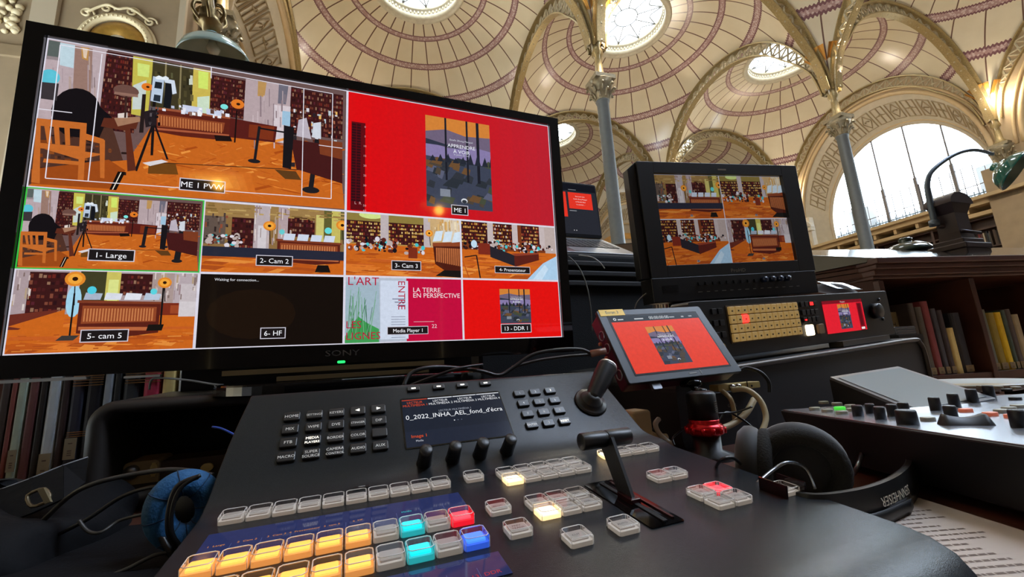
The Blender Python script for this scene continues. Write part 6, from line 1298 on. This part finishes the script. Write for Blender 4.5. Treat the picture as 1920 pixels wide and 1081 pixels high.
# blue ear pad headphones hanging against the console's left side
bc0 = atd(345, 955, .40)
bh2 = thing('blue_headphones', 'headphones with bright blue padded ear cushion left of the switcher', 'headphones', Matrix.Translation(bc0)); IB = bh2.matrix_world.inverted()
def bp(px, py, dist=.40): return IB @ atd(px, py, dist)
ring = []
for k_ in range(20):
    v = 2 * PI * k_ / 20; ring.append(bp(345 + 48 * math.cos(v) + 8 * math.sin(v), 955 - 52 * math.sin(v), .40 + .012 * math.cos(v)))
q = smooth_on(MB()); q.tube(ring, .0112, 12, True, 2); q.build('ear_pad', bh2, mat('bright_blue_fabric', '#15507c', .75, bump=.5, bscale=350, noise=.1, nscale=120))
q = smooth_on(MB())
for k_ in range(8):
    v = 2 * PI * k_ / 8 + .3; c_ = bp(345 + 48 * math.cos(v) + 8 * math.sin(v), 955 - 52 * math.sin(v), .40 + .012 * math.cos(v)); t_ = (bp(345 + 48 * math.cos(v + .1) + 8 * math.sin(v + .1), 955 - 52 * math.sin(v + .1), .40 + .012 * math.cos(v + .1)) - c_).normalized(); a_ = t_.orthogonal().normalized(); b3 = t_.cross(a_)
    q.tube([c_ + (a_ * math.cos(w_) + b3 * math.sin(w_)) * .0114 for w_ in [2 * PI * x / 14 for x in range(14)]], .0005, 4, True, 1)
q.build('pad_stitching', bh2, mat('navy_stitch', '#0a2a48', .8))
q = smooth_on(MB()); ct = bp(345, 955, .44); q.lathe([(.02, 0), (.022, .008), (.018, .016), (.001, .02)], 28, Matrix.Translation(ct) @ Matrix.Rotation(PI / 2, 4, 'X') @ Matrix.Scale(-1, 4, (0, 0, 1))); q.build('ear_shell', bh2, mat('matt_black_shell', '#060607', .6))
q = smooth_on(MB()); q.tube([bp(300, 1000, .385), bp(322, 1040, .385), bp(330, 1065, .39), bp(360, 1085, .40)], .0028, 8, False, 5); q.tube([bp(372, 893, .39), bp(332, 912, .383), bp(316, 960, .38), bp(318, 1005, .38), bp(338, 1030, .385)], .0022, 8, False, 6); q.tube([bp(376, 890, .39), bp(338, 915, .383), bp(322, 960, .38), bp(324, 1003, .38), bp(345, 1028, .385)], .0018, 8, False, 6); q.build('wire_band', bh2, black)
q = MB(); q.box((0, 0, (TZ - bc0.z) - .0 - (TZ - bc0.z) / 2), (.02, .02, -(TZ - bc0.z))); 
# bag
bagp = atd(5, 975, .45)
bag = thing('camera_bag', 'black fabric bag with buckle in the lower left corner', 'bag', Matrix.Translation((bagp.x, bagp.y, TZ)) @ Matrix.Rotation(.386, 4, 'Z'))
q = smooth_on(MB()); rbg = random.Random(2)
def bagf(u, v):
    th_ = 2 * PI * u; e_ = 3.2; cx_, sx_ = math.cos(th_), math.sin(th_); sup = lambda c_: math.copysign(abs(c_) ** (2 / e_), c_); rr2 = [1, 1.03, 1.0, .96, .8, .45, .0][min(6, int(v * 6))]
    zt_ = [0, .015, .03, .042, .048, .05, .051][min(6, int(v * 6))]; return (.088 * sup(cx_) * rr2 + .006 * math.sin(7 * th_ + v * 9), .12 * sup(sx_) * rr2 + .005 * math.sin(5 * th_ + 3), zt_ + .006 * math.sin(4 * th_ + 8 * v) * (v > .2) - .012 * (cx_))
q.grid(bagf, 48, 6, closeu=True); q.build('bag_body', bag, mat('black_nylon', '#07080b', .8, bump=.5, bscale=80, spec=.2), subs=1)
IBg = bag.matrix_world.inverted()
q = smooth_on(MB()); P_ = [IBg @ atd(*t_) for t_ in ((0, 918, .44), (60, 896, .445), (120, 872, .455), (165, 857, .465))]; q.tube(P_, .0011, 6, False, 4); q.build('piping', bag, mat('pale_piping', '#7f8288', .5))
fl2 = MB(); Pb = [IBg @ atd(*t_) for t_ in ((0, 985, .415), (60, 962, .42), (120, 935, .43), (160, 905, .45))]
for k_ in range(3): fl2.add([P_[k_], P_[k_ + 1], Pb[k_ + 1], Pb[k_]], [(0, 1, 2, 3)])
smooth_on(fl2); fl2.build('bag_flap', bag, mat('black_nylon'), solid=.002)
q = smooth_on(MB()); B4 = [IBg @ atd(*t_) for t_ in ((52, 928, .41), (84, 916, .412), (92, 936, .408), (60, 949, .406))]; q.tube(B4, .0016, 6, True, 3); q.build('buckle', bag, mat('dull_brass', '#6a604c', .4, .7)); q = MB(); B5 = [IBg @ atd(*t_) for t_ in ((72, 918, .408), (84, 914, .408), (97, 940, .404), (86, 944, .404))]; q.add(B5, [(0, 1, 2, 3)]); q.build('strap', bag, mat('khaki_strap', '#5c5238', .8), solid=.002)
pb_ = MB(); p4 = [atd(*t_) for t_ in ((-20, 1022, .40), (62, 1010, .40), (95, 985, .43), (0, 1000, .43))]; o_ = thing('closed_notebook', 'pale closed notebook lying by the black bag at the left edge', 'notebook', Matrix.Translation(p4[0])); In = o_.matrix_world.inverted(); q4 = [In @ v for v in p4]
pb_.add(q4 + [v - Vec((0, 0, .006)) for v in q4], [(0, 1, 2, 3), (7, 6, 5, 4), (0, 4, 5, 1), (1, 5, 6, 2), (2, 6, 7, 3), (3, 7, 4, 0)], None, True); pb_.build('cover', o_, mat('notebook_grey', '#5f6068', .5)); pb_ = MB(); pb_.add([v - Vec((0, 0, .0061)) for v in q4] + [v - Vec((0, 0, .011)) for v in q4], [(0, 1, 2, 3), (7, 6, 5, 4), (0, 4, 5, 1), (1, 5, 6, 2), (2, 6, 7, 3), (3, 7, 4, 0)], None, True); pb_.build('page_block', o_, mat('amber_pages', '#8a6a3c', .7))

# ================================================================== CABLES AND SMALL HARDWARE
def cable(pts, r_, m_, nm, lb, cat='cable', grp=None):
    P_ = [atd(*q_) for q_ in pts]; o_ = P_[0]; q_ = smooth_on(MB()); q_.tube([v - o_ for v in P_], r_, 8, False, 8); ob_ = q_.build(nm, None, m_); ob_.matrix_world = Matrix.Translation(o_); return tag(ob_, lb, cat, grp)
rub = mat('cable_rubber', '#141414', .45); crm = mat('cream_cable', '#a89874', .5); blu = mat('dark_blue_cable', '#14203c', .5); gry = mat('grey_cable', '#6a6a66', .5); whc = mat('white_cable', '#b8b4aa', .5)
cable([(0, 1040, .42), (70, 985, .41), (130, 930, .41), (180, 905, .41), (260, 887, .42), (330, 880, .42), (400, 890, .42)], .0022, mat('dark_grey_cable', '#2c2a27', .5), 'audio_cable', 'dark cable arching from the bag to the blue headphones')
cable([(20, 1045, .4), (90, 1010, .41), (160, 975, .41), (230, 930, .42), (290, 912, .42), (350, 915, .42)], .0018, rub, 'thin_cable', 'thin black cable running below the rack opening')
cable([(148, 975, .40), (165, 995, .40), (190, 997, .40), (225, 975, .41), (275, 962, .41)], .0015, mat('dark_grey_cable', '#2c2a27', .5), 'looped_cable', 'small looped cable in front of the rack')
cable([(190, 1085, .37), (240, 1065, .375), (290, 1040, .38), (322, 1035, .385)], .0016, mat('dark_grey_cable'), 'headphone_cable', 'cable leaving the blue headphones along the lower edge')
cable([(398, 800, .50), (415, 803, .50), (440, 815, .50), (460, 830, .5)], .0012, mat('blue_cable', '#2c4a9c', .4), 'blue_cable', 'short blue cable inside the rack opening')
cable([(280, 730, .60), (284, 712, .60), (300, 708, .60), (350, 712, .60), (400, 720, .60), (425, 722, .6)], .0014, gry, 'white_wire', 'thin pale wire above the rack under the television')
cable([(757, 722, .56), (770, 700, .57), (800, 689, .58), (840, 688, .6), (900, 695, .62), (935, 703, .63), (960, 690, .64), (1000, 664, .65), (1050, 655, .66), (1090, 655, .67), (1112, 665, .67)], .0028, rub, 'monitor_cable', 'thick black cable arching behind the switcher to the small monitor')
cable([(770, 722, .58), (815, 705, .59), (860, 690, .6), (905, 683, .62)], .002, rub, 'stand_cable', 'black cable curling beside the television stand')
cable([(960, 688, .65), (1010, 675, .66), (1060, 668, .67), (1108, 664, .68), (1130, 662, .68)], .0022, mat('dark_grey_cable'), 'power_lead', 'grey black lead plugged into the side of the small monitor')
q = smooth_on(MB()); a_, b3 = atd(1108, 663, .665), atd(1136, 657, .665); q.cyl((0, 0, 0), b3 - a_, .0058, .005, 16); o = q.build('cable_plug', None, mat('brown_plug', '#7a5240', .4)); o.matrix_world = Matrix.Translation(a_); tag(o, 'brown plug at the left side of the small monitor', 'plug')
cable([(1066, 480, 1.1), (1085, 500, 1.1), (1100, 535, 1.1), (1108, 580, 1.1), (1110, 620, 1.1)], .0015, gry, 'thin_grey_cable', 'thin grey cable hanging in front of the transport case')
cable([(1085, 478, 1.15), (1110, 482, 1.15), (1125, 492, 1.15), (1134, 503, 1.15)], .0016, whc, 'charging_cable', 'short white cable on the transport case below the laptop')
cable([(1190, 578, 1.0), (1195, 566, 1.0), (1205, 555, 1.0), (1212, 550, 1.0)], .0016, gry, 'twin_cable', 'grey cable rising beside the production monitor')
cable([(1388, 693, .75), (1400, 689, .75), (1425, 697, .74), (1441, 715, .74), (1443, 735, .74)], .003, rub, 'side_cable', 'black cable curving out of the right side of the small monitor')
# cream junction strip with cables
js_ = Frame(atd(1385, 724, .735), (.93, .36, 0), (0, 0, 1)); js2 = thing('junction_strip', 'cream junction strip under the small monitor with cream cables', 'junction box', js_.m)
x0, y0 = js_.loc(1348, 735); x1, y1_ = js_.loc(1424, 712); q = MB(); q.rbox(x1 - x0, abs(y1_ - y0) * .8, .02, .002, -.02, (x0 + x1) / 2, 0); q.build('strip_body', js2, mat('cream_strip', '#a08c54', .5), bevel=.001)
for x_ in (-.018, -.004): q = smooth_on(MB()); q.lathe([(.005, 0), (.005, .006), (.002, .007)], 14, Matrix.Translation((x_, 0, 0))); q.build('socket', js2, chrome)
q = MB(); q.box((.02, 0, .0005), (.001, .016, .001)); q.lathe([(.0018, 0), (.0018, .001)], 10, Matrix.Translation((.03, -.001, 0))); q.build('strip_seam', js2, black)
q = MB(); q.box((.0, -.055, -.012), (.11, .09, .025)); o = q.build('dark_box', None, mat('case_black')); q = MB(); q.text('GEAR', .0, -.035, .006, .0008, bold=.01); q.build('box_lettering', o, inkd); 
o.matrix_world = js_.m; o.location = js_.w(.0, -.0, -.02); tag(o, 'black equipment box behind the ball head and cream cables', 'box')
cable([(1352, 731, .725), (1368, 745, .71), (1375, 765, .71), (1378, 790, .71)], .0038, crm, 'cream_cable', 'shorter cream cable dropping from the left of the junction strip', grp='cream cables')
cable([(1373, 731, .72), (1400, 730, .70), (1425, 750, .69), (1436, 780, .68), (1430, 805, .67), (1418, 825, .66)], .0044, crm, 'cream_cable', 'long thick cream cable looping right of the ball head', grp='cream cables')
cable([(1414, 748, .715), (1398, 775, .70), (1372, 795, .69), (1345, 805, .68)], .005, crm, 'cream_cable', 'cream cable slanting down behind the ball head', grp='cream cables')
cable([(1235, 785, .72), (1229, 795, .71), (1236, 812, .70), (1252, 827, .69), (1262, 832, .69)], .0042, whc, 'white_cable', 'white cable curling beside the right edge of the switcher')
cable([(1215, 812, .76), (1250, 818, .76), (1290, 822, .75), (1330, 826, .74)], .0034, crm, 'cream_lead', 'cream lead running low behind the switcher edge')
cable([(1225, 803, .77), (1260, 808, .77), (1300, 812, .76)], .003, blu, 'navy_cable', 'dark blue cable low behind the switcher edge')
cable([(1265, 835, .68), (1262, 820, .69), (1280, 805, .7), (1290, 800, .7)], .0016, mat('shiny_black_cable', '#101010', .2), 'cable_tie', 'shiny black cable loop beside the ball head')
cable([(1322, 812, .67), (1345, 790, .68), (1362, 772, .69), (1390, 785, .69), (1410, 800, .69)], .0016, mat('shiny_black_cable'), 'black_loop_cable', 'shiny black cable looping right of the red ring')
cable([(1345, 775, .67), (1380, 772, .67), (1410, 762, .67)], .0016, mat('shiny_black_cable'), 'crossing_cable', 'black cable crossing over the cream cables')
cable([(1302, 851, .66), (1325, 853, .66), (1344, 852, .66)], .0038, crm, 'cable_end', 'short cream cable end beside the headphone cup')
pp = atd(1192, 792, .70); q = MB(); q.rbox(.035, .04, .04, .006, -.02, 0, 0, 5, .004); pl2 = thing('wall_plug', 'cream power plug behind the right edge of the switcher', 'plug', Matrix.Translation(pp) @ Matrix.Rotation(.4, 4, 'Z')); q.build('plug_body', pl2, creamp, bevel=.002); q = smooth_on(MB()); q.tube([(.01, 0, -.01), (.03, -.005, -.025), (.05, -.01, -.028)], .007, 10, False, 4); q.build('plug_collar', pl2, creamp)
q = smooth_on(MB()); ca = atd(1286, 690, .8); 
# side bits under the small monitor
q = MB(); q.rbox(.07, .05, .05, .008, 0, 0, 0); o = q.build('black_adapter', None, satin); o.matrix_world = Matrix.Translation(atd(1262, 800, .8)) @ Matrix.Rotation(.4, 4, 'Z'); tag(o, 'black power adapter in the shadow left of the ball head', 'adapter')
q = MB(); q.rbox(.016, .012, .006, .002, 0, 0, 0); o = q.build('quick_release_foot', va, alu); o.location = (-.06, -.075, -.012)
# warm table lamps behind the camera (they glint in the television glass)
def mirror_in_tv(px, py, dist):
    d_ = ray(px, py); p_ = CAM + d_ * ((TV.o - CAM).dot(TV.n) / d_.dot(TV.n)); d2 = d_ - TV.n * 2 * d_.dot(TV.n); return p_ + d2.normalized() * dist
for i_, (px, py) in enumerate(((410, 347), (823, 394))):
    c = mirror_in_tv(px, py, 2.0); o_ = thing('table_lamp', ('brass table lamp behind the camera, ' + ('left' if i_ == 0 else 'right') + ' of the pair'), 'lamp', Matrix.Translation((c.x, c.y, 0)))
    q = smooth_on(MB()); q.lathe([(.09, TZ), (.09, TZ + .02), (.012, TZ + .04), (.012, max(TZ + .06, c.z - .05))], 20); q.build('lamp_post', o_, bronze)
    q = smooth_on(MB()); q.lathe([(.001, c.z - .028), (.02, c.z - .02), (.028, c.z), (.02, c.z + .02), (.001, c.z + .028)], 20); q.build('bulb', o_, mat('glowing_bulb', '#ffffff', .5, emit='#ffb347', es=60))
    q = smooth_on(MB()); q.lathe([(.12, c.z + .03), (.09, c.z + .08), (.03, c.z + .1)], 28, caps=False); q.build('lamp_shade', o_, enam)
